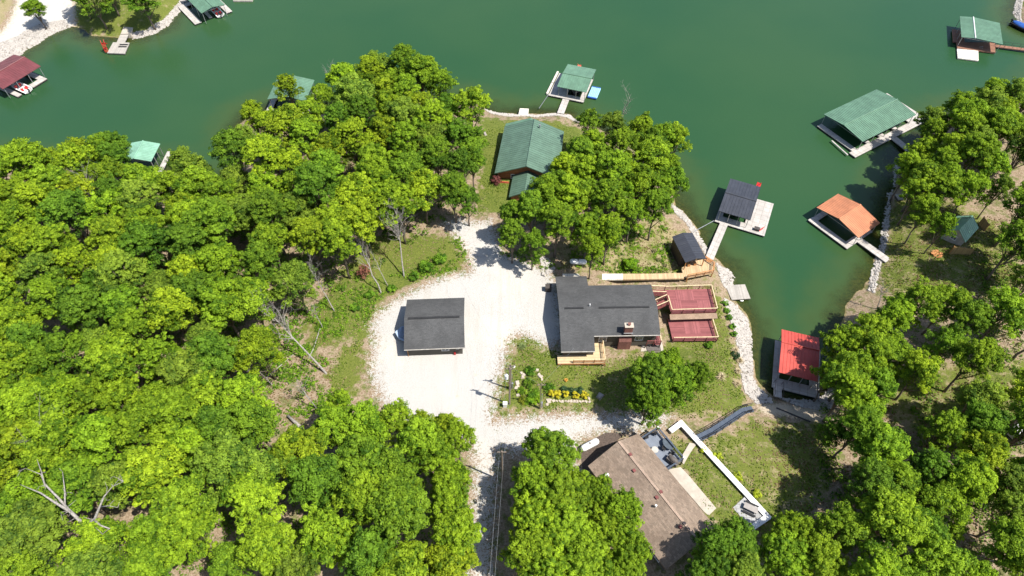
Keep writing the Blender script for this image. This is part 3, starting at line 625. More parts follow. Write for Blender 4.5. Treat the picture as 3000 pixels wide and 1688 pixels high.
wood([(2930, 600), (3080, 560), (3080, 1780), (1900, 1780), (2060, 1650), (2250, 1590), (2420, 1600), (2360, 1500), (2440, 1440), (2500, 1380), (2440, 1330), (2430, 1220), (2430, 1000), (2470, 930), (2600, 880), (2740, 850), (2830, 880), (2900, 830)],
     'on the right slope', 'trees of the right slope', 4.3, (2.5, 3.5), [1, 1, 5, 5, 0, 4, 2, 3], 14, inset=1.8,
     holes=[[(2620, 1130), (2740, 1110), (2740, 1200), (2650, 1230)], [(2560, 1250), (2640, 1230), (2660, 1310), (2600, 1340)], [(2880, 980), (3020, 960), (3010, 1180), (2920, 1200)], [(2780, 1500), (2880, 1500), (2880, 1600), (2790, 1620)], [(2820, 1400), (2900, 1400), (2900, 1500), (2830, 1500)], [(2380, 1310), (2490, 1310), (2490, 1470), (2400, 1470)], [(2860, 880), (2990, 860), (2990, 900), (2870, 930)]])
label_trees()
print('TREES', len(TREES))

# cedar-like dark bushes and shrubs
def shrub(name, px, py, rad, h, tint, label, cat, mat='leaf', n=60, size=.16, seed=0, group=None, z=None):
    x, y, g = G(px, py); r = random.Random(seed); cl = []
    for i in range(int(26 * max(rad, .6) ** 1.2)):
        a = r.random() * 6.3; q = rad * .85 * r.random() ** .5; zz = h * (.25 + .65 * r.random() * (1 - .5 * (q / rad) ** 2))
        cl.append((q * math.cos(a), q * math.sin(a), zz, min(.5, rad * .42) * r.uniform(.6, 1), r.random()))
    t = Thing(name, label, cat, (x, y, g), 0, group)
    o = bpy.data.objects.new('foliage', leaf_mesh('foliage', cl, n, size, mat, seed)); col.objects.link(o); o.parent = t.o; o.color = (*tint, 1)
    mb = MB()
    for k in range(4):
        a = k * 1.6 + r.random(); mb.tube([(0, 0, -.1), (rad * .3 * math.cos(a), rad * .3 * math.sin(a), h * .6)], [.05, .02], 5)
    mb.build('stem', 'bark', t); return t
def grass_plant(px, py, rad, h, label, seed, tint=(1, 1, 1), name='ornamental_grass', cat='plant', mat='straw', group=None):
    x, y, g = G(px, py); r = random.Random(seed); mb = MB()
    for k in range(90):
        a = r.random() * 6.3; q = rad * r.uniform(.35, 1); hh = h * r.uniform(.6, 1) * (1.1 - .5 * q / rad)
        e = Vector((q * math.cos(a), q * math.sin(a), hh)); m = Vector((e.x * .4, e.y * .4, hh * .85)); s = Vector((-math.sin(a), math.cos(a), 0)) * .035
        mb.add([-s, s, m + s, e, m - s], [(0, 1, 2, 4), (4, 2, 3)])
    o = mb.build(name, mat, None, (x, y, g)); o.color = (*tint, 1)
    at = o.data.attributes.new('tint', 'FLOAT', 'POINT'); at.data.foreach_set('value', [r.random() for _ in o.data.vertices])
    return tag(o, label, cat, group)

def dead_tree(label, base, top, h, seed, r0=.16, name='dead_tree', branches=9, spread=.5, lean=True, mat='dead'):
    """leafless tree; base and top are read in the photo, h is the height of the top"""
    b = Vector(G(*base)); tp = Vector(U(top[0], top[1], b.z + h)); r = random.Random(seed)
    t = Thing(name, label, 'dead tree', tuple(b), 0); e = tp - b; tr = MB(); br = MB()
    pts = [Vector((0, 0, -.3))] + [e * (i / 6) + Vector((r.uniform(-.12, .12), r.uniform(-.12, .12), 0)) for i in range(1, 7)]
    tr.tube(pts, [r0 * (1 - .14 * i) for i in range(7)], 7)
    def grow(p, d, L, rad, depth):
        q = p.copy(); ps = [p]; dd = d.copy()
        for i in range(3):
            dd = (dd + Vector((r.uniform(-.3, .3), r.uniform(-.3, .3), r.uniform(-.1, .25)))).normalized(); q = q + dd * L / 3; ps.append(q)
        br.tube(ps, [rad, rad * .8, rad * .6, rad * .35], 5, cap=False)
        if depth:
            for k in range(3): grow(ps[r.choice((1, 2, 3))], (dd + Vector((r.uniform(-1, 1), r.uniform(-1, 1), r.uniform(-.3, .6)))).normalized(), L * r.uniform(.45, .7), rad * .5, depth - 1)
    for i in range(branches):
        f = r.uniform(.4, .98); p = e * f; a = r.random() * 6.3
        grow(p, Vector((math.cos(a) * spread, math.sin(a) * spread, r.uniform(.2, .8))) + e.normalized() * .5, h * r.uniform(.18, .34) * (1.25 - f * .5), r0 * .42 * (1.2 - f * .6), 2)
    tr.build('trunk', mat, t); br.build('branches', mat, t); return t

def scatter_leaves(name, label, polys, count, h, size, tint, seed, z=4.0, mat='leaf'):
    """ground cover nobody could count: one object"""
    P = [poly_px(p, z) for p in polys]; r = random.Random(seed); cl = []
    A = [abs(sum(p[i][0] * p[(i + 1) % len(p)][1] - p[(i + 1) % len(p)][0] * p[i][1] for i in range(len(p)))) for p in P]
    for p, a in zip(P, A):
        n = int(count * a / sum(A)); x0, y0 = p.min(0); x1, y1 = p.max(0)
        X = np.array([r.uniform(x0, x1) for _ in range(n * 6)]); Y = np.array([r.uniform(y0, y1) for _ in range(n * 6)])
        nz = vnoise(X, Y, 2.2, seed); ok = (sdist(p, X, Y) > 0) & (nz + np.array([r.uniform(-.25, .25) for _ in X]) > .5)
        for x, y in list(zip(X[ok], Y[ok]))[:n]: cl.append((x, y, gh(x, y) + h * r.uniform(.1, .6), h * r.uniform(.5, 1), r.random()))
    o = bpy.data.objects.new(name, leaf_mesh(name, cl, 14, size, mat, seed)); col.objects.link(o); o.color = (*tint, 1)
    return tag(o, label, 'ground cover', kind='stuff')
scatter_leaves('undergrowth', 'low green brush growing along the edge of the gravel turnaround',
  [[(1350, 690), (1380, 780), (1260, 815), (1130, 860), (1085, 930), (1040, 1000), (960, 990), (940, 930), (1000, 870), (1100, 820), (1200, 790), (1280, 740)],
   [(880, 1010), (960, 1050), (1000, 1180), (900, 1230), (790, 1210), (760, 1100), (800, 1040)], [(1460, 745), (1580, 790), (1660, 790), (1640, 760), (1500, 735)], [(700, 1010), (860, 920), (960, 880), (960, 1000), (880, 1060), (760, 1120)],
   [(1640, 720), (1900, 650), (1960, 640), (1990, 780), (1700, 795)]], 2600, .32, .17, (.75, .9, .9), 31)
scatter_leaves('forest_undergrowth', 'patchy low saplings on the forest floor of the slopes',
  [[(0, 560), (500, 580), (700, 500), (800, 360), (1300, 340), (1380, 600), (1150, 760), (800, 1000), (760, 1200), (1350, 1300), (1380, 1688), (0, 1688)], [(2450, 950), (2990, 860), (2990, 1688), (2300, 1688), (2400, 1400)], [(600, 900), (900, 1000), (900, 1300), (600, 1300)], [(2900, 700), (3000, 700), (3000, 900), (2850, 900)]], 5200, .75, .26, (.6, .75, .8), 32)

# ------------------------------------------------------------------ rocks of the shore
def rocks(name, label, polys, count, size, seed, z=.6, mat='rock'):
    P = [poly_px(p, z) for p in polys]; r = random.Random(seed); mb = MB()
    A = [abs(sum(p[i][0] * p[(i + 1) % len(p)][1] - p[(i + 1) % len(p)][0] * p[i][1] for i in range(len(p)))) for p in P]
    for p, a in zip(P, A):
        n = int(count * a / sum(A)); x0, y0 = p.min(0); x1, y1 = p.max(0)
        X = np.array([r.uniform(x0, x1) for _ in range(n * 12)]); Y = np.array([r.uniform(y0, y1) for _ in range(n * 12)])
        ok = sdist(p, X, Y) > 0
        for x, y in list(zip(X[ok], Y[ok]))[:n]:
            g = gh(x, y)
            if g < -.25: continue
            stone(mb, (x, y, g + size * .1), size * r.uniform(.5, 1.3), r)
    return tag(mb.build(name, mat), label, 'rocks', kind='stuff')
def stone(mb, c, s, r):
    base = [(-1, -1, -.5), (1, -1, -.5), (1, 1, -.5), (-1, 1, -.5), (-.7, -.7, .6), (.7, -.7, .6), (.7, .7, .6), (-.7, .7, .6)]
    a = r.random() * 3.14; ca, sa = math.cos(a), math.sin(a); k = r.uniform(.6, 1)
    vs = []
    for x, y, z in base:
        x, y, z = (x + r.uniform(-.3, .3)) * s * .5, (y + r.uniform(-.3, .3)) * s * .5 * k, (z + r.uniform(-.25, .25)) * s * .42
        vs.append((c[0] + x * ca - y * sa, c[1] + x * sa + y * ca, c[2] + z))
    mb.add(vs, [(3, 2, 1, 0), (4, 5, 6, 7), (0, 1, 5, 4), (1, 2, 6, 5), (2, 3, 7, 6), (3, 0, 4, 7)])
rocks('riprap', 'white broken rock lining the lake shore', RIPRAP, 9500, .40, 41)

def POST(t, name, mat, *b): return MB().box(*b).build(name, mat, t)

# ------------------------------------------------------------------ docks
def dock(label, c0, c1, c2, ze, rise, roof, decks, frac=.5, flip=False, base=.05, group='covered boat docks on the lake', deckmat='dock_deck', ribs=.55, posts=None, cap=None, L=None, W=None, float_=True, name='covered_dock', slat=None):
    """roof corners in the photo at eave height: c0-c1 runs along the ridge, c2 is across from c1. decks: two opposite corners each, in the photo"""
    ctr, ang, l, w = fit(c0, c1, c2, ze); l = L or l; w = W or w
    t = Thing(name, label, 'boat dock', (ctr[0], ctr[1], 0), ang, group)
    x, y = l / 2, w / 2
    rf = MB().gable(-x, x, -y, y, ze, rise, frac if not flip else 1 - frac, .10, ribs).build('roof', roof, t)
    yr = -y + w * (frac if not flip else 1 - frac)
    MB().tube([(-x - .02, yr, ze + rise + .05), (x + .02, yr, ze + rise + .05)], .13, 6).build('ridge_cap', cap or roof, rf)
    # rectangular decks, joined into one surface, with floats below
    d = MB(); fl = MB(); zt = .50
    for i, q in enumerate(decks):
        if len(q) == 2: a, b = t.px(*q[0], zt), t.px(*q[1], zt); q = (a[0], b[0], a[1], b[1])
        x0, x1, y0, y1 = min(q[:2]), max(q[:2]), min(q[2:]), max(q[2:]); e = .003 * i
        d.box(x0, x1, y0, y1, zt - .14 - e, zt + e)
        fl.box(x0 + .08, x1 - .08, y0 + .08, y1 - .08, -.25 - e, zt - .16 - e)
    d.build('deck', deckmat, t)
    if float_: fl.build('float', 'black', t)
    ps = posts or [(sx * (x - .35), sy * (y - .3)) for sx in (-1, -.33, .33, 1) for sy in (-1, 1)]
    for px_, py_ in ps:
        f = abs((py_ - yr) / ((y - yr) if py_ > yr else (yr + y))); top = ze + rise * (1 - min(1, f)) - .12
        MB().box(px_ - .05, px_ + .05, py_ - .05, py_ + .05, .2, top).build('post', 'steel', t)
    tr = MB()
    for xx in (-x + .35, 0, x - .35): tr.beam((xx, -y + .3, ze - .2), (xx, y - .3, ze - .2), .07)
    tr.build('truss', 'steel', t)
    return t
def walkway(label, pts, z0, z1, w, mat='dock_deck', name='walkway', rails=False, th=.16, group='walkways from shore to the docks'):
    """gangway between two points read in the photo"""
    a = U(*pts[0], z0); b = U(*pts[1], z1); ang = math.atan2(b[1] - a[1], b[0] - a[0]); l = math.hypot(b[0] - a[0], b[1] - a[1])
    t = Thing(name, label, 'walkway', (a[0], a[1], 0), ang, group)
    MB().prism([(0, -w / 2), (l, -w / 2), (l, w / 2), (0, w / 2)], [z0 - th, z1 - th, z1 - th, z0 - th], [z0, z1, z1, z0]).build('deck', mat, t)
    fr = MB()
    for s in (-1, 1): fr.beam((0, s * (w / 2 - .06), z0 - th - .06), (l, s * (w / 2 - .06), z1 - th - .06), .08, .1)
    fr.build('frame', 'dark_post', t)
    if rails:
        for s in (-1, 1):
            r = MB(); r.beam((0, s * w / 2, z0 + .95), (l, s * w / 2, z1 + .95), .05)
            n = max(2, int(l / 1.6))
            for i in range(n + 1): x = l * i / n; z = z0 + (z1 - z0) * i / n; r.beam((x, s * w / 2, z - .1), (x, s * w / 2, z + .95), .05)
            r.build('railing', 'dark_post', t)
    return t
def boat(label, loc, rot, l=6.2, w=2.3, hull='white', trim='navy', cover=None, name='motor_boat', z=.1, seats='red', blunt=2.2):
    t = Thing(name, label, 'boat', (loc[0], loc[1], z), rot, 'boats at the docks')
    st = []; n = 9
    for i in range(n):
        f = i / (n - 1); x = -l / 2 + l * f; hw = w / 2 * (1 - max(0, (f - .45) / .55) ** blunt) + .02; sheer = .75 + .25 * f * f; keel = 0 + .35 * max(0, f - .6) ** 1.5
        st.append([(x, -hw, sheer), (x, -hw * .8, .28 + keel), (x, 0, keel), (x, hw * .8, .28 + keel), (x, hw, sheer), (x, hw * .78, sheer + .02), (x, hw * .72, sheer - (.5 if f < .8 else .0)), (x, -hw * .72, sheer - (.5 if f < .8 else .0)), (x, -hw * .78, sheer + .02)])
    mb = MB(); vs = [p for r in st for p in r]; m = 9
    fs = [(i * m + k, i * m + (k + 1) % m, (i + 1) * m + (k + 1) % m, (i + 1) * m + k) for i in range(n - 1) for k in range(m)] + [tuple(range(m)), tuple(range((n - 1) * m, n * m))[::-1]]
    mb.add(vs, fs).build('hull', hull, t)
    if cover:
        mb = MB(); mb.ell((-.1 * l, 0, .8), (l * .42, w * .47, .5), 12, 5, 0.0); mb.build('cover', cover, t)
    else:
        for sx in (-.25, .1):
            for sy in (-.22, .22): MB().box(sx * l - .3, sx * l + .3, sy * w - .25, sy * w + .25, .3, .62).box(sx * l - .38, sx * l - .3, sy * w - .25, sy * w + .25, .3, 1.05).build('seat', seats, t)
        MB().prism([(l * .17, -w * .4), (l * .25, -w * .3), (l * .25, w * .3), (l * .17, w * .4)], .95, 1.3).build('windscreen', 'glass', t)
    e = MB(); e.ell((-l / 2 - .35, 0, .95), (.36, .22, .28), 10, 6); e.box(-l / 2 - .45, -l / 2 - .2, -.07, .07, -.2, .9); e.build('outboard_motor', 'black', t)
    return t

tA = dock('small green-roofed dock at the top edge of the photo', (530, -22), (590, 39), (658, 13), 3.3, .6, 'green_light', [(-6, 5.1, -5.4, -3.6), (-6, 5.2, 3.2, 4.7), (-6, 4.6, -1.3, -.5), (-6, -4.6, -3.6, 3.2)])
boat('white boat with black outboard under the topmost dock roof', tA.W(2.6, 1.4, 0), tA.rot + math.pi, 6, 2.2)
tB = dock('maroon-roofed dock cut by the left photo edge', (8, 261), (119, 194), (50, 154), 3.0, .9, 'maroon', [(2.9, 4.2, -6, 4.5), (.4, 2.9, -6, -4.4), (-3.7, -2.6, -6, 4.5), (-2.6, 2.9, 3.2, 4.5)])
boat('boat with red seats under the maroon dock roof', tB.W(-1.1, -3.2, 0), tB.rot + math.pi / 2, 6.4, 2.3, trim='red')
tD = dock('mint-roofed dock behind the left wood', (378, 420), (349, 472), (443, 472), 3.2, .7, 'mint', [(-3.5, 3.6, -5.2, -3.9), (-3.5, 3.6, 3.4, 4.4), (2.4, 3.6, -3.9, 3.4)], ribs=.45)
tE = dock('green-roofed dock half hidden by trees', (812, 230), (783, 291), (893, 302), 3.2, .9, 'green_light', [(-5, 5, -5.2, -4), (-5, 5.4, 3.6, 4.9), (3.8, 5.4, -4, 3.6)], ribs=.5)
tF = dock('green-roofed dock with blue float and red ladder', (1664, 188), (1747, 204), (1714, 270), 3.0, .55, 'green_light', [(-5.2, -1.2, -4.9, 4.1), (1.9, 3.0, -4.9, 4.1), (-1.2, 1.9, -4.9, -3.3), (-1.2, 1.9, 3.2, 4.1)])
boat('dark boat in the slip of the dock with the blue float', tF.W(.35, .2, 0), tF.rot + math.pi / 2, 6, 2.2, hull='black', cover='cover')
tG = dock('black-roofed dock with wide pale sun deck', (2140, 523), (2229, 548), (2191, 643), 3.0, .5, 'black_metal', [(2.3, 6.4, -5.3, 4.1), (-3.1, -2.0, -5.3, 4.1), (-2.0, 2.3, -5.3, -3.4), (-2.0, 2.3, 3.2, 4.1)])
boat('black-covered boat under the black dock roof', tG.W(.2, .2, 0), tG.rot - math.pi / 2, 6, 2.2, hull='black', cover='black')
tH = dock('largest green-roofed dock with three slips', (2413, 335), (2568, 262), (2675, 341), 3.0, .65, 'green_light', [(-10.4, 13.0, -6.4, -4.7), (8.6, 13.0, -4.7, 4.9), (-9.4, -8.1, -4.7, 5.0), (-.8, .6, -4.7, 4.8), (-4.9, -3.9, -4.7, -3.2), (3.6, 4.8, -4.7, -3.0)], ribs=.5,
  posts=[(x, y) for x in (-8, -4.2, 0, 4.2, 8) for y in (-5, 5)])
tI = dock('orange-roofed dock with long side finger', (2392, 608), (2455, 568), (2572, 658), 2.9, .95, 'orange_metal', [(-4.6, -3.3, -4.5, 4.6), (-3.3, 3.0, -4.5, -3.2), (2.0, 3.0, -3.2, 4.5), (-3.3, 2.0, 3.4, 4.5)], ribs=.42)
tJ = dock('red-roofed dock in the narrow end of the cove', (2290, 965), (2399, 990), (2391, 1117), 3.4, .45, 'red_metal', [(-3.1, 4.2, -5.3, -3.4), (-3.1, -2.1, -3.4, 4), (2.6, 4.2, -3.4, 4), (-2.1, 2.6, 3, 4)], ribs=.5, frac=.66)
tK = dock('green-roofed dock with a white ridge stripe', (2817, 109), (2812, 48), (2929, 67), 3.0, .35, 'green_light', [], frac=.68, cap='white')
d = MB(); a = [tK.px(*p, .5) for p in ((2803, 124), (2916, 124), (2916, 154), (2805, 141))]; d.prism([q[:2] for q in a], .2, .5)
d.box(-3.0, 3, 2.6, 5.2, .21, .49); d.build('deck', 'brown_plank', tK)
a = [U(*p, .4) for p in ((2804, 143), (2866, 149), (2867, 178), (2806, 170))]
pc = (sum(p[0] for p in a) / 4, sum(p[1] for p in a) / 4, 0)
t = Thing('swim_platform', 'white square swim float below the dock with the white ridge stripe', 'swim platform', pc)
MB().prism([(p[0] - pc[0], p[1] - pc[1]) for p in a], .15, .42).build('deck', 'board_white', t)
MB().prism([(.95 * (p[0] - pc[0]), .95 * (p[1] - pc[1])) for p in a], -.2, .14).build('float', 'dark_post', t)
mb = MB()
for s in (-.25, .25): mb.tube([(s, 0, -.8), (s, 0, .9), (s, .25, 1.1), (s, .5, .9), (s, .5, .4)], .03, 6)
for k in range(4): mb.tube([(-.25, 0, -.5 + .3 * k), (.25, 0, -.5 + .3 * k)], .02, 5)
solo(mb, 'swim_ladder', 'steel', 'small steel swim ladder between the brown deck and the white swim float', 'ladder', U(2871, 150, 0), .2)

# white finger pipes and gangways
walkway('pale panel walkway from the green lawn to the dock with the blue float', [(1642, 332), (1658, 291)], .75, .52, 1.5)
walkway('long pale walkway from the shed deck to the black-roofed dock', [(2078, 758), (2121, 656)], 1.0, .52, 1.5)
walkway('shaded walkway from the wooded bank to the largest green-roofed dock', [(2690, 460), (2619, 404)], .9, .52, 1.5)
walkway('pale walkway from the right bank to the orange-roofed dock', [(2603, 764), (2518, 703)], .9, .52, 1.5)
walkway('short shaded walkway to the red-roofed dock', [(2279, 1164), (2278, 1124)], .9, .52, 1.25, rails=True)
walkway('brown board walkway leading off the right photo edge', [(3035, 149), (2916, 134)], .7, .52, 1.1, 'brown_plank', rails=True)
mb = MB(); a = Vector(U(1579, 318, .5)); b = Vector(U(1608, 275, .5)); mb.tube([(0, 0, .5), tuple(b - a + Vector((0, 0, .45)))], .07, 6)
solo(mb, 'mooring_arm', 'steel', 'pale pole from the lawn shore to the dock with the blue float', 'mooring pole', (a.x, a.y, 0))
mb = MB(); a = Vector(U(2034, 678, .5)); b = Vector(U(2092, 646, .5)); mb.tube([(0, 0, .5), tuple(b - a + Vector((0, 0, .45)))], .07, 6)
solo(mb, 'mooring_arm', 'steel', 'pale pole from the rocky shore to the black-roofed dock', 'mooring pole', (a.x, a.y, 0))
mb = MB(); a = Vector(U(2436, 413, .4)); b = Vector(U(2483, 455, .4)); e = b - a; mb.beam((0, 0, .45), (e.x, e.y, .45), .28, .2)
solo(mb, 'floating_rail', 'dock_deck', 'thin pale float angled beside the left finger of the largest dock', 'float', (a.x, a.y, 0))
t = Thing('float_bar', 'long narrow white float along the left side of the dock with the blue float', 'float', (*tF.W(-5.7, 0)[:2], 0), tF.rot)
MB().box(-.22, .22, .1, 4.6, .1, .52).box(-.22, .22, -4.4, -.1, .1, .52).build('board', 'board_white', t)
a = tF.W(4.4, -.4); t = Thing('inflatable_float', 'light blue inflatable swim mat tied beside the green-roofed dock', 'float', (a[0], a[1], 0), tF.rot)
mb = MB()
for k in range(6): mb.tube([(-.9 + .36 * k, -1.9, .25), (-.9 + .36 * k, 1.9, .25)], .2, 8)
mb.build('mat', 'lightblue', t); MB().tube([(-1.05, -2, .3), (1.05, -2, .3)], .2, 8).tube([(-1.05, 2, .3), (1.05, 2, .3)], .2, 8).build('end_tube', 'blue', t)
def slide(name, label, cat, p, rot, mat, h=1.9):
    t = Thing(name, label, cat, p, rot); mb = MB()
    for s in (-.35, .35): mb.tube([(s, -.9, 0), (s, -.5, h), (s, 0, h + .5)], .05, 6)
    for k in range(6): mb.beam((-.35, -.9 + .4 * k / 6, h * k / 6), (.35, -.9 + .4 * k / 6, h * k / 6), .14, .06)
    mb.build('ladder', mat, t)
    MB().prism([(-.4, -.5), (.4, -.5), (.4, 1.6), (-.4, 1.6)], [h - .1, h - .1, .5, .5], [h, h, .6, .6]).build('chute', mat, t); return t
a = U(313, 146, .5); slide('water_slide', 'red slide with ladder at the left corner of the small swim platform', 'slide', (a[0], a[1], .5), math.radians(20), 'red', 2.2)
a = tF.W(-.9, 5.3); slide('swim_ladder', 'salmon ladder seat behind the roof of the dock with the blue float', 'ladder', (a[0], a[1], .3), tF.rot + math.pi, 'salmon', 2.2)
a = tG.W(2.5, 5.7); slide('swim_ladder', 'bright red ladder seat at the back corner of the black-roofed dock', 'ladder', (a[0], a[1], .5), tG.rot + math.pi, 'red', 2.3)
a = tG.W(5.6, -3.7); t = Thing('folded_umbrella', 'folded red umbrella lying at the corner of the pale sun deck', 'umbrella', (a[0], a[1], .5), tG.rot + 1.15)
MB().tube([(-.9, 0, .12), (-.3, 0, .2), (.9, 0, .07)], [.05, .16, .03], 8).build('canopy', 'red', t); MB().tube([(-1.2, 0, .1), (1.2, 0, .1)], .025, 6).build('pole', 'steel', t)
a = tG.W(4.7, -4.3); solo(MB().box(-.5, .5, -.35, .35, 0, .45).box(-.53, .53, -.38, .38, .453, .52), 'deck_box', 'dark_post', 'small dark storage box on the pale sun deck beside the red umbrella', 'box', (a[0], a[1], .5), tG.rot)
# the small swim platform at the top left
a = [U(*p, .5) for p in ((331, 124), (379, 125), (365, 157), (314, 155))]; pc = (sum(p[0] for p in a) / 4, sum(p[1] for p in a) / 4, 0)
t = Thing('swim_platform', 'small white board swim platform near the far left shore', 'swim platform', pc)
MB().prism([(p[0] - pc[0], p[1] - pc[1]) for p in a], .3, .5).build('deck', 'gray_plank', t)
MB().prism([(.96 * (p[0] - pc[0]), .96 * (p[1] - pc[1])) for p in a], -.2, .28).build('float', 'dark_post', t)
q = U(363, 131, .5); q = (q[0] - pc[0], q[1] - pc[1]); h = MB()
for k in (0, 1): h.box(q[0] - 1, q[0] + 1, q[1] - .9 * k - .3, q[1] - .9 * k + .2, .503, .56)
h.build('hatch', 'black', t)
walkway('white board ramp from the far left shore to the small swim platform', [(367, 96), (352, 127)], 1.0, .52, 2.0, 'gray_plank')
a = [U(*p, 1.2) for p in ((362, 78), (391, 78), (381, 99), (353, 99))]; mb = MB().prism([p[:2] for p in a], -.2, 1.15)
solo(mb, 'concrete_slab', 'concrete', 'tan concrete landing at the head of the white board ramp', 'landing', (0, 0, 0))
a = [U(*p, .9) for p in ((1523, 317), (1549, 318), (1546, 343), (1518, 341))]
solo(MB().prism([p[:2] for p in a], -.2, .85), 'landing_step', 'board_white', 'white board landing alone on the shore beyond the green-roofed house', 'landing', (0, 0, 0))
a = [U(*p, .7) for p in ((2125, 836), (2182.6, 833), (2199, 874.4), (2144, 878))]; pc = (sum(p[0] for p in a) / 4, sum(p[1] for p in a) / 4, 0)
t = Thing('wooden_platform', 'square weathered board platform over the water east of the red decks', 'platform', pc)
MB().prism([(p[0] - pc[0], p[1] - pc[1]) for p in a], .52, .68).build('deck', 'gray_plank', t)
for p in a: x, y = .9 * (p[0] - pc[0]), .9 * (p[1] - pc[1]); MB().box(x - .08, x + .08, y - .08, y + .08, -1, .5).build('post', 'dark_post', t)
a = U(2174, 879, .3); mb = MB(); mb.ell((0, 0, .12), (.35, .18, .1)); solo(mb, 'buoy', 'white', 'small white float bobbing at the edge of the weathered board platform', 'float', (a[0], a[1], 0), smooth=True)
a = U(712, -1, .4); solo(MB().box(-2.5, 2.5, -.6, .8, .05, .45), 'dock_end', 'gray_plank', 'end of a grey board dock cut by the top photo edge', 'dock', (a[0], a[1], 0))
a = U(2996, 84, .3); boat('boat under a bright blue cover at the top right edge', a, math.radians(-60), 6, 2.2, hull='black', cover='blue', z=.05)
a = U(1180, 988, 4); boat('pale blue-white boat bow sticking out of the left side of the garage', (a[0] + 2.1, a[1] - .2, 0), math.pi - .1, 6.4, 3.2, hull='boat_blue', z=4.35, cover=None, seats='white', blunt=5)

# ------------------------------------------------------------------ houses
def gwall(t, x0, x1, y0, y1, zb, yr, zr, ze0, ze1, ov, mat, name='wall', oy=None):
    """walls under a gabled roof (ridge along x); ov: overhang at the gables, oy at the eaves"""
    oy = ov if oy is None else oy; a, b = y0 + oy, y1 - oy; d = .17
    za = ze0 + (zr - ze0) * oy / (yr - y0) - d; zc = ze1 + (zr - ze1) * oy / (y1 - yr) - d
    prof = [(a, zb), (b, zb), (b, zc), (yr, zr - d), (a, za)]
    vs = [(x0 + ov, p, q) for p, q in prof] + [(x1 - ov, p, q) for p, q in prof]
    return MB().add(vs, [(4, 3, 2, 1, 0), (5, 6, 7, 8, 9)] + [(i, (i + 1) % 5, (i + 1) % 5 + 5, i + 5) for i in range(5)]).build(name, mat, t)
def window(t, c, w, h, n, frame='white', glass='glass'):
    """n: outward direction, one of x+ x- y+ y-"""
    ax = n[0]; s = 1 if n[1] == '+' else -1; x, y, z = c; f = MB()
    def b(mb, u0, u1, v0, v1, d0, d1):
        if ax == 'y': mb.box(x + u0, x + u1, y + s * d0, y + s * d1, z + v0, z + v1)
        else: mb.box(x + s * d0, x + s * d1, y + u0, y + u1, z + v0, z + v1)
    e = .09
    b(f, -w / 2, w / 2, h / 2 - e, h / 2, -.02, .07); b(f, -w / 2, w / 2, -h / 2, -h / 2 + e, -.02, .09)
    b(f, -w / 2, -w / 2 + e, -h / 2 + e, h / 2 - e, -.02, .065); b(f, w / 2 - e, w / 2, -h / 2 + e, h / 2 - e, -.02, .065); b(f, -.03, .03, -h / 2 + e, h / 2 - e, -.02, .05)
    o = f.build('window', frame, t); g = MB(); b(g, -w / 2 + e, w / 2 - e, -h / 2 + e, h / 2 - e, -.02, .02); g.build('pane', glass, o); return o
def rail(t, pts, h=1.0, top='rail_wood', post='dark_post', gap=1.8, bars=0, mids=2, tw=.14, closed=False):
    pts = [Vector(p) for p in pts]; pm_ = MB(); tp = MB()
    segs = list(zip(pts[:-1], pts[1:]))
    for i, (a, b) in enumerate(segs):
        n = max(1, round((b - a).length / gap))
        for k in range(n + (1 if i == len(segs) - 1 else 0)):
            p = a.lerp(b, k / n); pm_.box(p.x - .05, p.x + .05, p.y - .05, p.y + .05, p.z - .25, p.z + h - .04)
        for m in range(mids): z = Vector((0, 0, h * (m + 1) / (mids + 1))); pm_.beam(a + z, b + z, .05, .07)
        if bars:
            q = int((b - a).length / bars)
            for k in range(1, q): p = a.lerp(b, k / q); pm_.box(p.x - .02, p.x + .02, p.y - .02, p.y + .02, p.z + .05, p.z + h - .06)
        z = Vector((0, 0, h + .003 * (i % 2))); tp.beam(a + z, b + z, tw, .05)
    o = pm_.build('railing', post, t); tp.build('rail_cap', top, o); return o
def stairs(t, a, b, w, n, mat='red_wood', name='stairs'):
    a, b = Vector(a), Vector(b); d = b - a; u = Vector((-d.y, d.x, 0)).normalized() * w / 2; mb = MB(); f = Vector((d.x, d.y, 0)) / n * .46
    for i in range(n):
        p = a + d * ((i + .5) / n); q = [(p - u - f), (p + u - f), (p + u + f), (p - u + f)]
        mb.prism([(v.x, v.y) for v in q], p.z - .06, p.z)
    for s in (-1, 1): mb.beam(a + u * s - Vector((0, 0, .2)), b + u * s - Vector((0, 0, .2)), .05, .22)
    return mb.build(name, mat, t)
def slab(name, mat, label, cat, px, z, th=.5, kind=None, lift=.06):
    P = [U(*p, z)[:2] for p in px]; zt = max(gh(*p) for p in P) + lift
    o = MB().prism(P, zt - th, zt).build(name, mat)
    if kind: return tag(o, kind=kind), zt
    return tag(o, label, cat), zt

# --- garage
c = [U(1194, 876, 7.0), U(1360, 869, 7.0), U(1359, 1017, 7.0), U(1184, 1027, 7.0)]
gx = sum(p[0] for p in c) / 4; gy = sum(p[1] for p in c) / 4; gr = math.radians(2.6)
t = Thing('garage', 'dark-shingled garage standing alone on the white gravel', 'garage', (gx, gy, 4.1), gr)
x1 = 4.7; y0, y1 = -4.85, 4.85; ze = 2.8; rise = 1.6
rf = MB().gable(-x1, x1, y0, y1, ze, rise, th=.16).build('roof', 'dark_shingle', t)
MB().beam((-4.1, -.1, ze + rise + .03), (4.0, -.1, ze + rise + .03), .34, .10).build('ridge_vent', 'vent', rf)
gwall(t, -x1 + .15, x1 - .15, y0, y1, -.5, 0, ze + rise, ze, ze, .3, 'siding', oy=.55)
MB().box(-x1 + .02, x1 - .02, y0 - .09, y0 - .005, ze - .17, ze - .05).build('gutter', 'cream', t)
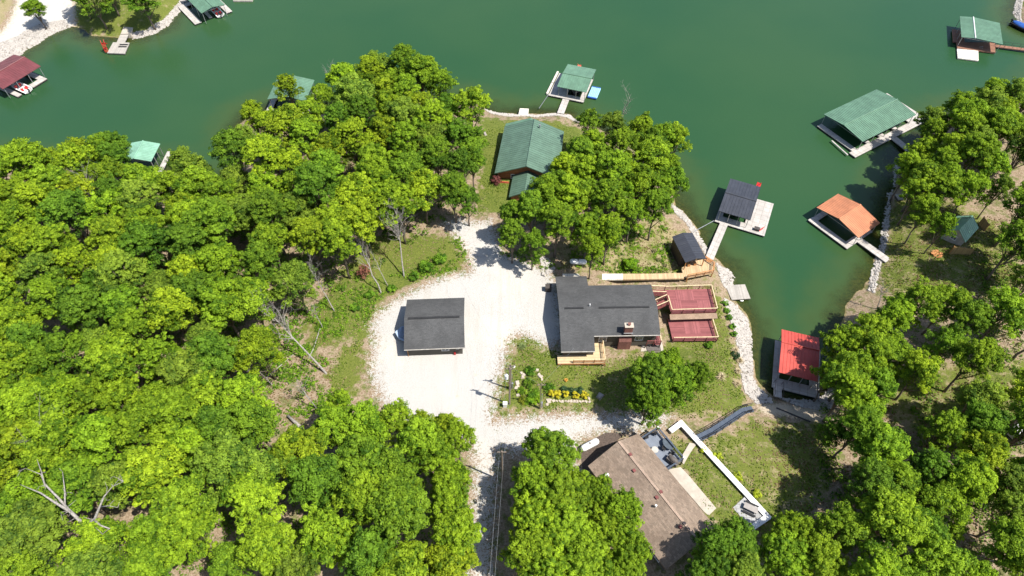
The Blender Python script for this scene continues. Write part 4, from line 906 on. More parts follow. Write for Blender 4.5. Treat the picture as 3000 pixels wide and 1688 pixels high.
window(t, (1.6, y0 + .55, 1.75), 1.2, 1.0, 'y-'); window(t, (3.5, y0 + .55, 1.9), .5, .5, 'y-')
MB().box(-x1 + .42, -x1 + .447, -3.2, 1.6, -.05, 2.5).build('garage_door', 'black', t)  # open doorway: its dark inside is painted as a black sheet on the wall
MB().tube([(-x1 + .38, y0 + .5, .0), (-x1 + .38, y0 + .5, 2.5)], .07, 6).build('corner_post', 'gate_wood', t)
MB().box(2.9, 3.15, y0 + .35, y0 + .54, .0, .8).build('hose_bib', 'red', t)

# --- main house
HZ = 4.0; mr = math.radians(1.1); hc = U(1790, 905, 8.0)
t = Thing('house', 'dark grey L-shaped shingle house with brick chimney', 'house', (hc[0], hc[1], HZ), mr)
P = t.px
zr = 4.75; yr = (P(1650, 902, HZ + zr)[1] + P(1907, 897, HZ + zr)[1]) / 2
ze = 3.55
yn = (P(1905, 830, HZ + ze)[1] + P(1722, 836, HZ + ze)[1]) / 2; ys = (P(1936, 979, HZ + ze)[1] + P(1742, 986, HZ + ze)[1]) / 2
k_ = (zr - ze) / (yr - ys)
for _ in range(6):
    wn2 = (P(1629, 810, HZ + ze)[1]); zen = zr - k_ * (yr_ := (wn2 - yr)); wn2 = P(1675, 808, HZ + zen)[1]; zen = zr - k_ * (wn2 - yr)
    ws2 = P(1694, 1032, HZ + (zr - k_ * 8))[1]; zes = zr - k_ * (yr - ws2)
zem = zr - k_ * (yn - yr)
xw = (P(1642, 1033, HZ + zes)[0] + P(1629, 810, HZ + zen)[0]) / 2; xm = (P(1743, 1005, HZ + zes + .3)[0] + P(1719, 820, HZ + zen + .3)[0]) / 2
xe = (P(1936, 979, HZ + ze)[0] + P(1905, 830, HZ + zem)[0]) / 2
print('HOUSE', xw, xm, xe, ws2, ys, yr, yn, wn2, zes, zen, zem)
rf = MB().gable(xm, xe, ys, yn, ze, zr - ze, (yr - ys) / (yn - ys), .16, 0, zem).gable(xw, xm - .003, ws2, wn2, zes, zr - zes, (yr - ws2) / (wn2 - ws2), .163, 0, zen).build('roof', 'dark_shingle', t)
rv = MB().beam((xw + .9, yr - .12, zr + .03), (xw + 3.9, yr - .12, zr + .03), .3, .1).beam((xm + 1.1, yr - .12, zr + .03), (xe - 1.3, yr - .12, zr + .03), .3, .1).build('ridge_vent', 'vent', rf)
a = P(1728, 896, HZ + zr); MB().tube([(a[0], a[1], zr - .4), (a[0], a[1], zr + .45)], .09, 8).build('vent_pipe', 'white', rf)
MB().box(xm + .02, xe - .02, ys - .1, ys - .005, ze - .17, ze - .04).box(xw, xm - .01, ws2 - .1, ws2 - .005, zes - .17, zes - .04).build('gutter', 'cream', t)
gwall(t, xm - .4, xe, ys, yn, -3.2, yr, zr, ze, zem, .4, 'siding', oy=.5); gwall(t, xw, xm + .36, ws2, wn2, -1.6, yr, zr, zes, zen, .4, 'siding', oy=.7)
# chimney: brick base on the south wall, stack through the roof
ca = P(1813, 1010, HZ + 1.5)[0]; cb = P(1850, 1010, HZ + 1.5)[0]
ch = MB().box(ca, cb, ys - .15, ys + .55, -1.2, 1.9).prism([(ca + .02, ys - .14), (cb - .02, ys - .14), (cb - .02, ys + .55), (ca + .02, ys + .55)], 1.9, [1.91, 1.91, 3.2, 3.2])
sa = P(1829, 975, HZ + 4.15); sa = (sa[0], sa[1] + .45)
ch.box(sa[0], sa[0] + 1.25, sa[1] - .45, sa[1] + .35, 3.3, 5.5).build('chimney', 'brick', t)
co_ = bpy.data.objects['chimney']
MB().box(sa[0] - .07, sa[0] + 1.32, sa[1] - .52, sa[1] + .42, 5.503, 5.62).build('chimney_cap', 'edge_rock', co_)
MB().tube([(sa[0] + .62, sa[1] - .02, 5.6), (sa[0] + .62, sa[1] - .02, 5.95)], .2, 8).box(sa[0] + .4, sa[0] + .86, sa[1] - .22, sa[1] + .2, 5.96, 6.0).build('flue', 'brick', co_)
MB().box(sa[0] - .1, sa[0] + 1.35, sa[1] - .62, sa[1] - .46, 4.06, 4.13).build('flashing', 'steel', co_)
window(t, (P(1872, 990, HZ + 2)[0], ys + .5, 1.9), 1.3, 1.1, 'y-'); window(t, (xm + 1.6, ys + .5, 1.9), 1.3, 1.2, 'y-')
window(t, (xw + .4, yr + 3, 1.7), 1.3, 1.2, 'x-'); window(t, (xw + .4, yr - 3.5, 1.7), 1.3, 1.2, 'x-'); window(t, (xe - .4, yr, 2.2), 2.4, 1.6, 'x+')
MB().box(xw + .34, xw + .395, yr - .2, yr + .8, -.1, 2.1).build('door', 'white', t)
# new timber porch round the south end of the wing
pz = .75; pb = P(1634, 1066, HZ + pz)[1]; pl = P(1634, 1062, HZ + pz)[0]; pr = P(1773, 1062, HZ + pz)[0]
pd = MB().box(pl, pr, pb, ws2 + .7, pz - .14, pz).box(xm + .0, pr, ws2 + .703, ys + .48, pz - .143, pz - .003).build('porch', 'new_wood_y', t)
fr = MB()
for x, y in ((pl + .2, pb + .1), (pr - 2.6, pb + .1), (pr - .1, pb + .1), (pr - .1, ys - .8), (pr - .1, ys + .3)): fr.box(x - .08, x + .08, y - .08, y + .08, -1.8, pz - .15)
fr.box(pl, pr, pb - .05, pb - .003, pz - .3, pz - .02); fr.build('porch_frame', 'gate_wood', pd)
pp = MB(); cc = MB()
rail(pd, [(pr - .08, ys + .3, pz), (pr - .08, pb + .08, pz), (P(1679, 1050, HZ + 1)[0], pb + .08, pz)], 1.0, 'rail_wood', 'gate_wood', 1.7, 0, 2)
# balcony round the north and east sides
bz = .95
bl = MB().box(xm + .2, xe + .45, yn - .5, yn + .8, bz - .15, bz).box(xe - .4, xe + .45, ys - .1, yn - .503, bz - .153, bz - .003).build('balcony', 'red_deck_x', t)
rail(bl, [(xm + .2, yn + 1.0, bz), (xm + 1.0, yn + .78, bz), (xe + .2, yn + .78, bz)], 1.0, 'rail_wood', 'red_wood', 2.2)
rail(bl, [(xe + .42, yn - .6, bz), (xe + .42, ys - .05, bz)], 1.0, 'rail_wood', 'red_wood', 1.8)
rail(bl, [(xe + .4, ys - .06, bz), (xe - 1.8, ys - .06, bz)], 1.0, 'red_wood', 'red_wood', 1.2)
sp_ = MB()
for x, y in ((xe + .35, ys), (xe + .35, yr), (xe + .35, yn + .6), (xe - 1.9, ys - .0), (xm + 3, yn + .7)): POST(bl, 'balcony_post', 'dark_post', x - .07, x + .07, y - .07, y + .07, -3.2, bz - .16)
pass
MAIN = t; MX = dict(xw=xw, xm=xm, xe=xe, ys=ys, yn=yn, yr=yr, ws=ws2)
# stair from the balcony down to the upper red deck
UZ, LZ = 3.9, 2.3
d1 = Thing('deck', 'upper red-stained timber deck with pale rail caps', 'deck', (*U(2025, 880, UZ)[:2], UZ), 0)
def dpx(t, pts, z): return [t.px(a, b, z)[:2] for a, b in pts]
q = dpx(d1, [(1950, 839), (2085, 835), (2102, 902.7), (1969.5, 907)], UZ + 1.0)
MB().prism(q, -.16, 0).build('floor', 'red_deck', d1)
MB().prism([(.22 * q[1][0] + .78 * q[0][0], .93 * q[0][1]), (.6 * q[1][0] + .4 * q[0][0], .93 * q[0][1]), (.6 * q[1][0] + .4 * q[0][0], .0), (.22 * q[1][0] + .78 * q[0][0], .0)], .001, .02).build('floor_panel', 'red_deck_x', d1)
MB().prism([(.0 * q[1][0] + .9 * q[0][0], -.05), (q[0][0] * .42, -.05), (q[0][0] * .42, .93 * q[2][1]), (.9 * q[0][0], .93 * q[2][1])], .001, .02).build('floor_panel', 'red_deck_x', d1)
MB().prism([(.25 * q[2][0], -.05), (q[2][0] * .97, -.05), (q[2][0] * .97, .93 * q[2][1]), (.25 * q[2][0], .93 * q[2][1])], .001, .02).build('floor_panel', 'red_deck_x', d1)
v3 = [(*p, 0) for p in q]
rail(d1, [v3[0], v3[1], v3[2], v3[3], tuple(Vector(v3[3]).lerp(Vector(v3[0]), .6))], 1.0, 'rail_wood', 'red_wood', 1.9)
ps = MB(); sk = MB()
for p in q: POST(d1, 'post', 'dark_post', p[0] * .97 - .08, p[0] * .97 + .08, p[1] * .97 - .08, p[1] * .97 + .08, -3, -.17)
pass
sk.prism([q[3], q[2], (q[2][0], q[2][1] + .1), (q[3][0], q[3][1] + .1)], -2.4, -.18); sk.build('wall', 'red_wood', d1)
aw = MB(); aw.prism([(q[3][0] - .2, q[3][1] - 1.0), (q[2][0] + .2, q[2][1] - 1.0), (q[2][0] + .2, q[2][1] - .06), (q[3][0] - .2, q[3][1] - .06)], [-.62, -.62, -.4, -.4], [-.52, -.52, -.3, -.3]); aw.build('awning', 'porch_roof', d1)
d2 = Thing('deck', 'lower red-stained timber deck beside the brick chimney lawn', 'deck', (*U(2030, 970, LZ)[:2], LZ), 0)
q2 = dpx(d2, [(1962, 940), (2089, 937.4), (2104.8, 987), (1974.4, 989)], LZ + 1.0)
q2[0] = (q2[0][0], q[3][1] + d1.loc[1] - d2.loc[1] - .05); q2[1] = (q2[1][0], q[2][1] + d1.loc[1] - d2.loc[1] - .05)
MB().prism(q2, -.16, 0).build('floor', 'red_deck', d2)
MB().prism([(q2[0][0] * .35, q2[0][1] * .9), (q2[2][0] * .35, q2[0][1] * .9), (q2[2][0] * .35, q2[2][1] * .3), (q2[0][0] * .35, q2[2][1] * .3)], .001, .02).build('floor_panel', 'red_deck_x', d2)
v3 = [(*p, 0) for p in q2]; rail(d2, [tuple(Vector(v3[0]).lerp(Vector(v3[1]), .99)), v3[2], v3[3]], 1.0, 'rail_wood', 'red_wood', 1.9)
ps = MB()
for p in q2: POST(d2, 'post', 'dark_post', p[0] * .97 - .08, p[0] * .97 + .08, p[1] * .97 - .08, p[1] * .97 + .08, -3, -.17)
pass
a = MAIN.W(MX['xe'] + .45, MX['yn'] + .3, bz); b = d1.W(q[0][0], q[0][1] * .75, 0)
st = Thing('outdoor_stairs', 'red timber stairs joining the house balcony to the upper red deck', 'stairs', (a[0], a[1], a[2]), 0)
e = Vector(b) - Vector(a); e.z = UZ - a[2]
rail(st, [(0, .6, 0), (e.x, e.y + .6, e.z)], 1.0, 'rail_wood', 'red_wood', 2); rail(st, [(0, -.6, 0), (e.x, e.y - .6, e.z)], 1.0, 'rail_wood', 'red_wood', 2)
stairs(st, (0, 0, 0), tuple(e), 1.2, 9); stairs(st, (.1, -3.2, .0), (e.x, e.y - 1.9, e.z), 1.1, 8)
rail(st, [(0, -3.8, 0), (e.x + .1, e.y - 2.5, e.z)], 1.0, 'rail_wood', 'red_wood', 2); rail(st, [(0, -2.5, 0), (e.x, e.y - 1.2, e.z)], 1.0, 'rail_wood', 'red_wood', 2)
# hot tub on its pad
slab('tub_pad', 'concrete', 'white concrete pad under the covered hot tub', 'pad', [(1880, 1012), (1938, 1006), (1943, 1032), (1876, 1034)], 3.4)
a = U(1912, 1014, 3.6); t = Thing('hot_tub', 'square hot tub with brown cover under the red balcony', 'hot tub', (a[0], a[1], gh(a[0], a[1])), .05)
MB().box(-1.05, 1.05, -1.05, 1.05, -.3, .8).build('body', 'dark_post', t); MB().prism([(-1.1, -1.1), (1.1, -1.1), (1.1, 1.1), (-1.1, 1.1)], .803, .95).build('cover', 'cover', t)
a = G(1606, 850); solo(MB().box(-.5, .5, -.45, .45, -.1, 1.0).box(-.53, .53, -.48, .48, 1.003, 1.08), 'utility_box', 'dark_post', 'dark utility box in the shade against the west wall of the main house', 'box', a)

# --- green-roofed house
z = 5.9; ctr, ang, L, W = fit((1449, 508), (1478.4, 371), (1650, 404), z); gz = 2.6
print('GREEN', L, W, math.degrees(ang))
t = Thing('house', 'green-roofed house with orange cedar walls near the shore', 'house', (ctr[0], ctr[1], gz), ang)
x, y = L / 2, W / 2
rf = MB().gable(-x, x, -y, y, z - gz, 2.5, .5, .16, .6).build('roof', 'green_metal', t)
MB().tube([(-x, 0, z - gz + 2.55), (x, 0, z - gz + 2.55)], .1, 6).build('ridge_cap', 'green_metal', rf)
MB().gable(x - .4, x + 1.0, -y + 2.6, y - .1, z - gz - .03, 2.0, .46, .13).build('porch_roof', 'green_light', rf)
a = t.px(1581, 378, z + 1.8); MB().tube([(a[0], a[1], 4.2), (a[0], a[1], 6.0)], .13, 8).tube([(a[0], a[1], 5.9), (a[0], a[1], 6.15)], .2, 8).build('vent_pipe', 'steel', rf)
gwall(t, -x, x, -y, y, -1.5, 0, z - gz + 2.5, z - gz, z - gz, 1.0, 'cedar', oy=.6)
window(t, (-x + 1.0, 2.5, 2.0), 1.2, 1.2, 'x-'); window(t, (-x + 1.0, -2.5, 2.0), 1.2, 1.2, 'x-')
window(t, (0, y - .6, 1.8), 1.3, 1.2, 'y+'); window(t, (3.5, y - .6, 1.8), 1.3, 1.2, 'y+')
z2 = 5.0; c2_, a2, L2, W2 = fit((1490.5, 577), (1504, 511), (1590, 525), z2); o = t.L((c2_[0], c2_[1], gz)); print('WING', L2, W2)
wg = MB(); x0, x1_, y0, y1_ = o[0] - L2 / 2, -x + .9, o[1] - W2 / 2, o[1] + W2 / 2
wg.gable(x0, x1_, y0, y1_, z2 - gz, 1.5, .5, .15, .6).build('wing_roof', 'green_metal', t)
gwall(t, x0, x1_ + .3, y0, y1_, -1.5, (y0 + y1_) / 2, z2 - gz + 1.5, z2 - gz, z2 - gz, .35, 'cedar', 'wing_wall')
MB().box(x0 + .30, x0 + .347, y0 + 1.2, y1_ - 1.2, -.2, 2.1).build('garage_door', 'cedar', t)
a = t.px(1476, 534, gz + .9); b = MB().box(a[0] - 1.0, -x + .98, a[1] - 1.2, a[1] + 1.4, .7, .85); bo = b.build('porch', 'gate_wood', t)
rail(bo, [(a[0] - .9, a[1] + 1.3, .85), (-x + .9, a[1] + 1.3, .85)], .95, 'gate_wood', 'gate_wood', 1.5)
MB().box(a[0] - .6, a[0] - .1, a[1] - 1.1, a[1] + 1.0, 1.15, 1.25).box(a[0] - .7, a[0] - .6, a[1] - 1.1, a[1] + 1.0, .86, 1.7).build('bench', 'salmon', bo)
MB().box(-x + .3, -x + .45, y - .75, y - .6, .8, z - gz - .1).build('porch_post', 'gate_wood', t)
shrub('red_shrub', 1453, 536, 1.0, 1.7, (1, 1, 1), 'dark red maple shrub at the corner of the green-roofed house', 'shrub', 'red_leaf' if 'red_leaf' in M else 'leaf', 60, .15, 5)

# --- brown-roofed house
z = 6.9; gz = 3.9; ctr, ang, L, W = fit((1869, 1271.4), (2104, 1556), (1917, 1664), z)
A = np.array(U(1869, 1271.4, z)[:2]); B = np.array(U(2104, 1556, z)[:2]); Cc = np.array(U(1722.4, 1365.3, z)[:2]); dv = (B - A) / np.linalg.norm(B - A); nv = np.array([-dv[1], dv[0]])
W = abs((Cc - A) @ nv); sg = np.sign((Cc - A) @ nv); ctr = (A + B) / 2 + nv * sg * W / 2; ang = math.atan2(dv[1], dv[0]); print('BROWN', L, W, sg)
t = Thing('house', 'long brown-shingled house with a dark railed deck', 'house', (ctr[0], ctr[1], gz), ang); BR = t
x, y = L / 2, W / 2; a = t.px(1800, 1293, z + 2.0); fr_ = (a[1] + y) / W; print('ridge frac', fr_, a)
fr_ = .57
rf = MB().gable(-x, x, -y, y, z - gz, 2.0, fr_, .16).build('roof', 'brown_shingle', t); yr = -y + W * fr_
MB().beam((-x + .02, yr, z - gz + 2.02), (x - .02, yr, z - gz + 2.02), .32, .07).build('ridge_cap', 'ridge_tile', rf)
gwall(t, -x, x, -y, y, -2.5, yr, z - gz + 2.0, z - gz, z - gz, .4, 'siding', oy=.5)
for (a_, b_) in ((1845, 1337), (1857, 1381), (1934, 1446), (1923, 1460), (1992, 1546)):
    a = t.px(a_, b_, z + 1.5); s = 1 - abs(a[1] - yr) / y; zz = z - gz + 2.0 * s
    MB().box(a[0] - .2, a[0] + .2, a[1] - .2, a[1] + .2, zz - .1, zz + .22).build('roof_vent', 'red_wood', rf)
for (a_, b_, r_) in ((1780, 1388, .28), (1920, 1486, .15)):
    a = t.px(a_, b_, z + 1.4); s = 1 - abs(a[1] - yr) / y; zz = z - gz + 2.0 * s
    MB().tube([(a[0], a[1], zz - .2), (a[0], a[1], zz + .55)], r_ * .7, 10).tube([(a[0], a[1], zz + .5), (a[0], a[1], zz + .75)], r_, 10).build('vent_pipe', 'white', rf)
fc = MB().box(-x + .0, x, y + .005, y + .1, z - gz - .17, z - gz - .02) if sg < 0 else MB().box(-x, x, -y - .1, -y - .005, z - gz - .17, z - gz - .02)
fc.build('gutter', 'brown_shingle', t)
for xx in (-x + 3, -x + 7, 1, 6): window(t, (xx, (y - .5), 1.6), 1.5, 1.2, 'y+'); window(t, (xx, -(y - .5), 1.6), 1.5, 1.2, 'y-')
window(t, (-x + .4, 1.5, 2.0), 1.3, 1.2, 'x-')
# its deck
DZ = 5.2; dk = Thing('deck', 'blue-grey deck with black railing behind the brown-roofed house', 'deck', (*U(1942, 1313, DZ)[:2], DZ), ang)
q = [dk.px(a, b, DZ + 1.0)[:2] for a, b in ((1926.5, 1253.6), (2003.9, 1338.8), (1958, 1373), (1878.7, 1282.4))]
xs = sorted(p[0] for p in q); yy = sorted(p[1] for p in q); dx0, dx1, dy0, dy1 = (xs[0] + xs[1]) / 2, (xs[2] + xs[3]) / 2, (yy[0] + yy[1]) / 2, (yy[2] + yy[3]) / 2
hy = dk.L(BR.W(0, y * (1 if sg < 0 else -1), 0))[1]
print('DECK', dx0, dx1, dy0, dy1, hy)
far = dy1 if abs(dy1 - hy) > abs(dy0 - hy) else dy0; near = hy - .45 * (1 if far > hy else -1)
MB().box(dx0, dx1, near, far, -.15, 0).build('floor', 'grey_deck', dk)
rail(dk, [(dx0, near, 0), (dx0, far, 0), (dx1, far, 0), (dx1, near, 0)], 1.0, 'blue_steel', 'black', 1.8, .26, 1, .2)
pm2 = MB()
for p in ((dx0, far), (dx1, far), ((dx0 + dx1) / 2, far), (dx1, near)): POST(dk, 'post', 'black', p[0] - .08, p[0] + .08, p[1] - .08, p[1] + .08, -3.2, -.16)
pass
for p in ((dx0, far), (dx1, far)): mb = MB(); mb.ell((p[0], p[1], 1.15), (.18, .18, .12), 10, 6); mb.build('post_light', 'white', dk)
sgn = 1 if far > near else -1
st = MB(); stairs(dk, (dx0 - .1, near + sgn * .9, 0), (dx0 - 2.2, near + sgn * .9, -1.5), 1.2, 7, 'black', 'steps')
def chair(label, p, rot, mat='black'):
    t = Thing('patio_chair', label, 'chair', p, rot, 'chairs on the dark railed deck')
    MB().box(-.26, .26, -.26, .26, .38, .44).build('seat', mat, t); MB().prism([(-.26, .24), (.26, .24), (.26, .32), (-.26, .32)], .45, .95).build('backrest', mat, t)
    for sx in (-.23, .23):
        for sy in (-.23, .23): MB().beam((sx, sy, 0), (sx, sy, .37), .035).build('leg', mat, t)
        MB().box(sx - .03, sx + .03, -.24, .24, .6, .64).build('armrest', mat, t)
for lab, (a_, b_), r_ in (('black chair in the upper corner of the dark railed deck', (1918, 1273), 2.6), ('black lounge chair beside the roof edge on the dark deck', (1892, 1284), .6), ('black chair at the left side of the glass table', (1944, 1318), 1.0), ('black chair at the lower side of the glass table', (1968, 1331), -2.2)):
    chair(lab, U(a_, b_, DZ), r_)
a = U(1955, 1307, DZ); t = Thing('glass_table', 'oval glass patio table on the dark railed deck', 'table', a, ang)
mb = MB(); mb.prism([(.95 * math.cos(k * math.pi / 8), .65 * math.sin(k * math.pi / 8)) for k in range(16)], .70, .73); mb.build('tabletop', 'glass', t)
for sx in (-.6, .6):
    for sy in (-.35, .35): MB().beam((sx, sy, 0), (sx * .8, sy * .8, .69), .04).build('leg', 'black', t)
a = U(1969, 1354, DZ); t = Thing('grill', 'grill under a charcoal cover in the lower corner of the dark deck', 'grill', a, ang + .25)
MB().prism([(-.85, -.45), (.85, -.45), (.85, .45), (-.85, .45)], .03, .85).build('body', 'cover', t); mb = MB(); mb.ell((0, 0, .85), (.82, .43, .45), 14, 6, 0.0); mb.build('hood', 'cover', t)
a = U(1917, 1322, DZ); t = Thing('side_table', 'round beige side table beside the roof edge on the dark deck', 'table', a, 0); mb = MB(); mb.prism([(.5 * math.cos(k * math.pi / 8), .5 * math.sin(k * math.pi / 8)) for k in range(16)], .5, .54); mb.build('tabletop', 'cream', t); MB().tube([(0, 0, 0), (0, 0, .5)], .06, 8).build('leg', 'black', t)

# --- shed on its deck with the boardwalk
z = 4.7; ctr, ang, L, W = fit((2029, 683), (2069.5, 758), (2008.8, 770.7), z); SZ = 2.5; print('SHED', L, W)
t = Thing('boat_shed', 'black-roofed brown shed with open porch at the end of the boardwalk', 'shed', (ctr[0], ctr[1], SZ), ang)
x, y = L / 2, W / 2; rf = MB().gable(-x, x, -y, y, z - SZ, .55, .5, .12, .4).build('roof', 'black_metal', t)
gwall(t, -x, x - 1.9, -y, y, -2.2, 0, z - SZ + .55, z - SZ, z - SZ, .15, 'dark_wall' if 'dark_wall' in M else 'siding', oy=.2)
for s in (-1, 1): MB().box(x - .3, x - .17, s * (y - .25) - .07, s * (y - .25) + .07, -.1, z - SZ - .02).build('porch_post', 'gate_wood', t)
MB().prism([(x - .3, -y + .3), (x - .15, -y + .3), (x - .15, y - .3), (x - .3, y - .3)], z - SZ - .2, z - SZ - .05).build('beam', 'black_metal', t)
for s in (-.9, .3): MB().box(x - 1.85, x - .6, s, s + .5, .42, .48).box(x - 1.85, x - 1.75, s, s + .5, 0, .42).box(x - .7, x - .6, s, s + .5, 0, .42).build('bench', 'gate_wood', t)
dk = Thing('deck', 'honey-coloured timber deck in front of the black-roofed shed', 'deck', (*U(2045, 790, SZ)[:2], SZ), 0)
q = [dk.px(a, b, SZ)[:2] for a, b in ((1996, 786), (2052, 748), (2068, 764), (2089, 778), (2088, 801), (2013, 815), (2003, 812))]
MB().prism(q, -.14, 0).build('floor', 'boardwalk', dk)
v = [(*p, 0) for p in q]
rail(dk, [v[2], v[3], v[4], v[5]], .95, 'gate_wood', 'gate_wood', 1.6)
ps = MB()
for p in q[2:6]: POST(dk, 'post', 'gate_wood', p[0] * .97 - .08, p[0] * .97 + .08, p[1] * .97 - .08, p[1] * .97 + .08, -2.4, -.15)
pass
a = dk.W(*v[2][:2]); e = Vector(U(2078, 757, 1.0)) - Vector((a[0], a[1], SZ)); stx = Thing('steps', 'wooden steps from the shed deck down to the long pale walkway', 'stairs', (a[0], a[1], SZ), 0); stairs(stx, (-.5, .1, 0), tuple(e), 1.4, 6, 'gate_wood', 'treads')
top = [(1648, 802), (1690, 802), (1825, 802), (1900, 802), (2000, 800)]; bot = [(1648, 815), (1700, 820), (1825, 819), (1900, 818), (2004, 816)]; zs = [4.15, 4.05, 3.7, 3.3, 2.56]
def boards(name, i0, i1, mat, label):
    T_ = [U(*top[i], zs[i]) for i in range(i0, i1)]; B_ = [U(*bot[i], zs[i]) for i in range(i0, i1)]; mb = MB(); n = len(T_)
    vs = [p for p in T_] + [p for p in B_] + [(p[0], p[1], p[2] - .3) for p in T_] + [(p[0], p[1], p[2] - .3) for p in B_]; fs = []
    for i in range(n - 1): fs += [(n + i, n + i + 1, i + 1, i), (2 * n + i, 2 * n + i + 1, 3 * n + i + 1, 3 * n + i), (i, i + 1, 2 * n + i + 1, 2 * n + i), (3 * n + i, 3 * n + i + 1, n + i + 1, n + i)]
    mb.add(vs, fs); return tag(mb.build(name, mat), label, 'boardwalk')
boards('boardwalk', 0, 3, 'board_white', 'sun-bleached white section of boardwalk north of the main house'); boards('boardwalk', 2, 5, 'boardwalk', 'honey-coloured boardwalk section leading to the shed deck')

# --- cabin on the right bank
z = 4.8; ctr, ang, L, W = fit((2867, 668), (2828.5, 711), (2760, 680), z); gz = max(gh(*ctr), 1.5); print('CABIN', L, W, gz)
t = Thing('cabin', 'small cabin with pale green metal roof behind the wooden fence', 'cabin', (ctr[0], ctr[1], gz), ang)
x, y = L / 2, W / 2; MB().gable(-x, x, -y, y, z - gz, 1.7, .5, .12, .5).build('roof', 'mint', t)
gwall(t, -x, x, -y, y, -1, 0, z - gz + 1.7, z - gz, z - gz, .3, 'cream'); window(t, (x - .3, 0, 1.2), 1, .9, 'x+')
def fence(label, a, b, h):
    A = Vector(G(*a)); B = Vector(G(*b)); e = B - A; l = math.hypot(e.x, e.y)
    t = Thing('wooden_fence', label, 'fence', (A.x, A.y, min(A.z, B.z)), math.atan2(e.y, e.x))
    MB().box(0, l, -.03, .03, .05, h).build('fence_panel', 'fence', t)
    for k in range(3): MB().box(k * l / 2 - .06, k * l / 2 + .06, .035, .15, -.3, h + .1).build('post', 'gate_wood', t)
fence('tan board fence panel on the downhill side of the small cabin', (2780, 745), (2842, 747), 2.0)
fence('weathered board fence panel at the upper right of the small cabin', (2866, 656), (2883, 676), 1.9)
a = G(2642, 580); t = Thing('picnic_platform', 'grey board platform in the shade above the orange-roofed dock', 'platform', (a[0], a[1], a[2]), .1); MB().box(-1.2, 1.4, -.8, .8, .2, .4).build('deck', 'gray_plank', t); MB().box(-1.1, 1.3, -.7, .7, -.3, .19).build('frame', 'dark_post', t)
a = G(2993, 1272); t = Thing('utility_trailer', 'white-roofed trailer cut by the right photo edge', 'trailer', a, .5); MB().gable(-2.4, 2.4, -1.2, 1.2, 2.1, .15, .5, .1).build('roof', 'white', t); MB().box(-2.2, 2.2, -1.05, 1.05, .3, 2.0).build('body', 'cream', t)
mb = MB()
for s in (-.5, .5):
    for w in (-1.06, 1.06): MB().tube([(s, w - .08, .3), (s, w + .08, .3)], .3, 12).build('wheel', 'black', t)

# ------------------------------------------------------------------ yard things
def tank(label, px, py, l, rot):
    a = G(px, py); t = Thing('propane_tank', label, 'propane tank', a, rot, 'white propane tanks')
    r = .48; pts = [(-l / 2 + r * (1 - math.cos(k)), 0, .75) for k in (0, .5, 1.0, 1.571)]; rr = [r * math.sin(k) + .02 for k in (0, .5, 1.0, 1.571)]
    mb = MB().tube(pts + [(-p[0], 0, p[2]) for p in pts[::-1]], rr + rr[::-1], 16); mb.build('tank', 'tank', t, smooth=True)
    mb = MB(); mb.ell((0, 0, 1.2), (.2, .2, .18), 10, 5, 0.0); mb.build('valve_dome', 'grey_rock', t)
    for s in (-.8, .8): MB().box(s - .08, s + .08, -.35, .35, -.05, .36).build('foot', 'steel', t)
tank('white propane tank half shaded by the trees north of the house', 1693, 775, 3.0, -.06); tank('white propane tank in full sun beside the brown-roofed house', 1727, 1310, 3.0, .5)

def pole(label, base, h, trans=False, lamp=False, box=False, r=.15):
    a = G(*base); t = Thing('utility_pole', label, 'utility pole', a, 0, 'timber utility poles')
    MB().tube([(0, 0, -.5), (0, 0, h)], [r, r * .65], 10).build('pole', 'pole', t)
    c = MB().beam((-.6, 0, h - .5), (.6, 0, h - .5), .1, .12)
    for s in (-.5, 0, .5): c.tube([(s, 0, h - .4), (s, 0, h - .2)], .04, 6)
    c.build('crossarm', 'pole', t)
    if trans: MB().tube([(-.42, -.05, h - 3.0), (-.42, -.05, h - 2.1)], .27, 14).tube([(-.42, -.05, h - 2.09), (-.42, -.05, h - 1.95)], [.27, .1], 14).build('transformer', 'tank', t)
    if lamp: MB().tube([(0, 0, h - .8), (.5, .1, h - .6)], .03, 6).tube([(.5, .1, h - .85), (.5, .1, h - .55)], [.2, .08], 10).build('lamp', 'white', t)
    if box: MB().box(.12, .4, -.15, .15, .6, 2.0).box(.2, .28, -.04, .04, 2.0, 4.5).build('meter_box', 'steel', t)
    return t
p1 = pole('tall utility pole with white transformer beside the gravel drive', (1493, 1184), 10.6, trans=True)
p2 = pole('shorter utility pole just behind the tall transformer pole', (1496, 1142), 7.4, lamp=True, box=True, r=.13)
p3 = pole('slender dark pole with a meter standing in the garden bed', (1581, 1198), 7.6, box=True, r=.08)
# pole 4 stands in the shade by the drive
a = U(1470, 1322, 14.0); p4 = Thing('utility_pole', 'utility pole in the shade on the right side of the drive', 'utility pole', (a[0], a[1], gh(a[0], a[1])), 0, 'timber utility poles')
h4 = 14.0 - gh(a[0], a[1]); MB().tube([(0, 0, -.5), (0, 0, h4)], [.15, .1], 10).build('pole', 'pole', p4); MB().beam((-.6, 0, h4 - .3), (.6, 0, h4 - .3), .1, .12).build('crossarm', 'pole', p4)
def wire(label, a, b, sag, r=.011, offs=(0,)):
    mb = MB(); a, b = Vector(a), Vector(b)
    for o in offs:
        ps = []
        for i in range(17): f = i / 16; p = a.lerp(b, f) - a; p.z -= sag * 4 * f * (1 - f); p.x += o; ps.append(p)
        mb.tube(ps, r, 4)
    return tag(mb.build('power_line', 'steel', None, tuple(a)), label, 'power line')
w = lambda t, z, x=0: (t.loc[0] + x, t.loc[1], t.loc[2] + z)
wire('pair of wires between the transformer pole and the shaded pole', w(p1, 10.3), w(p4, h4 - .1), .6, offs=(-.35, .35))
b4 = w(p4, h4 - .1); wire('pair of wires running down the drive to the bottom photo edge', b4, U(1425, 1900, 13.5), .5, offs=(-.3, .3))
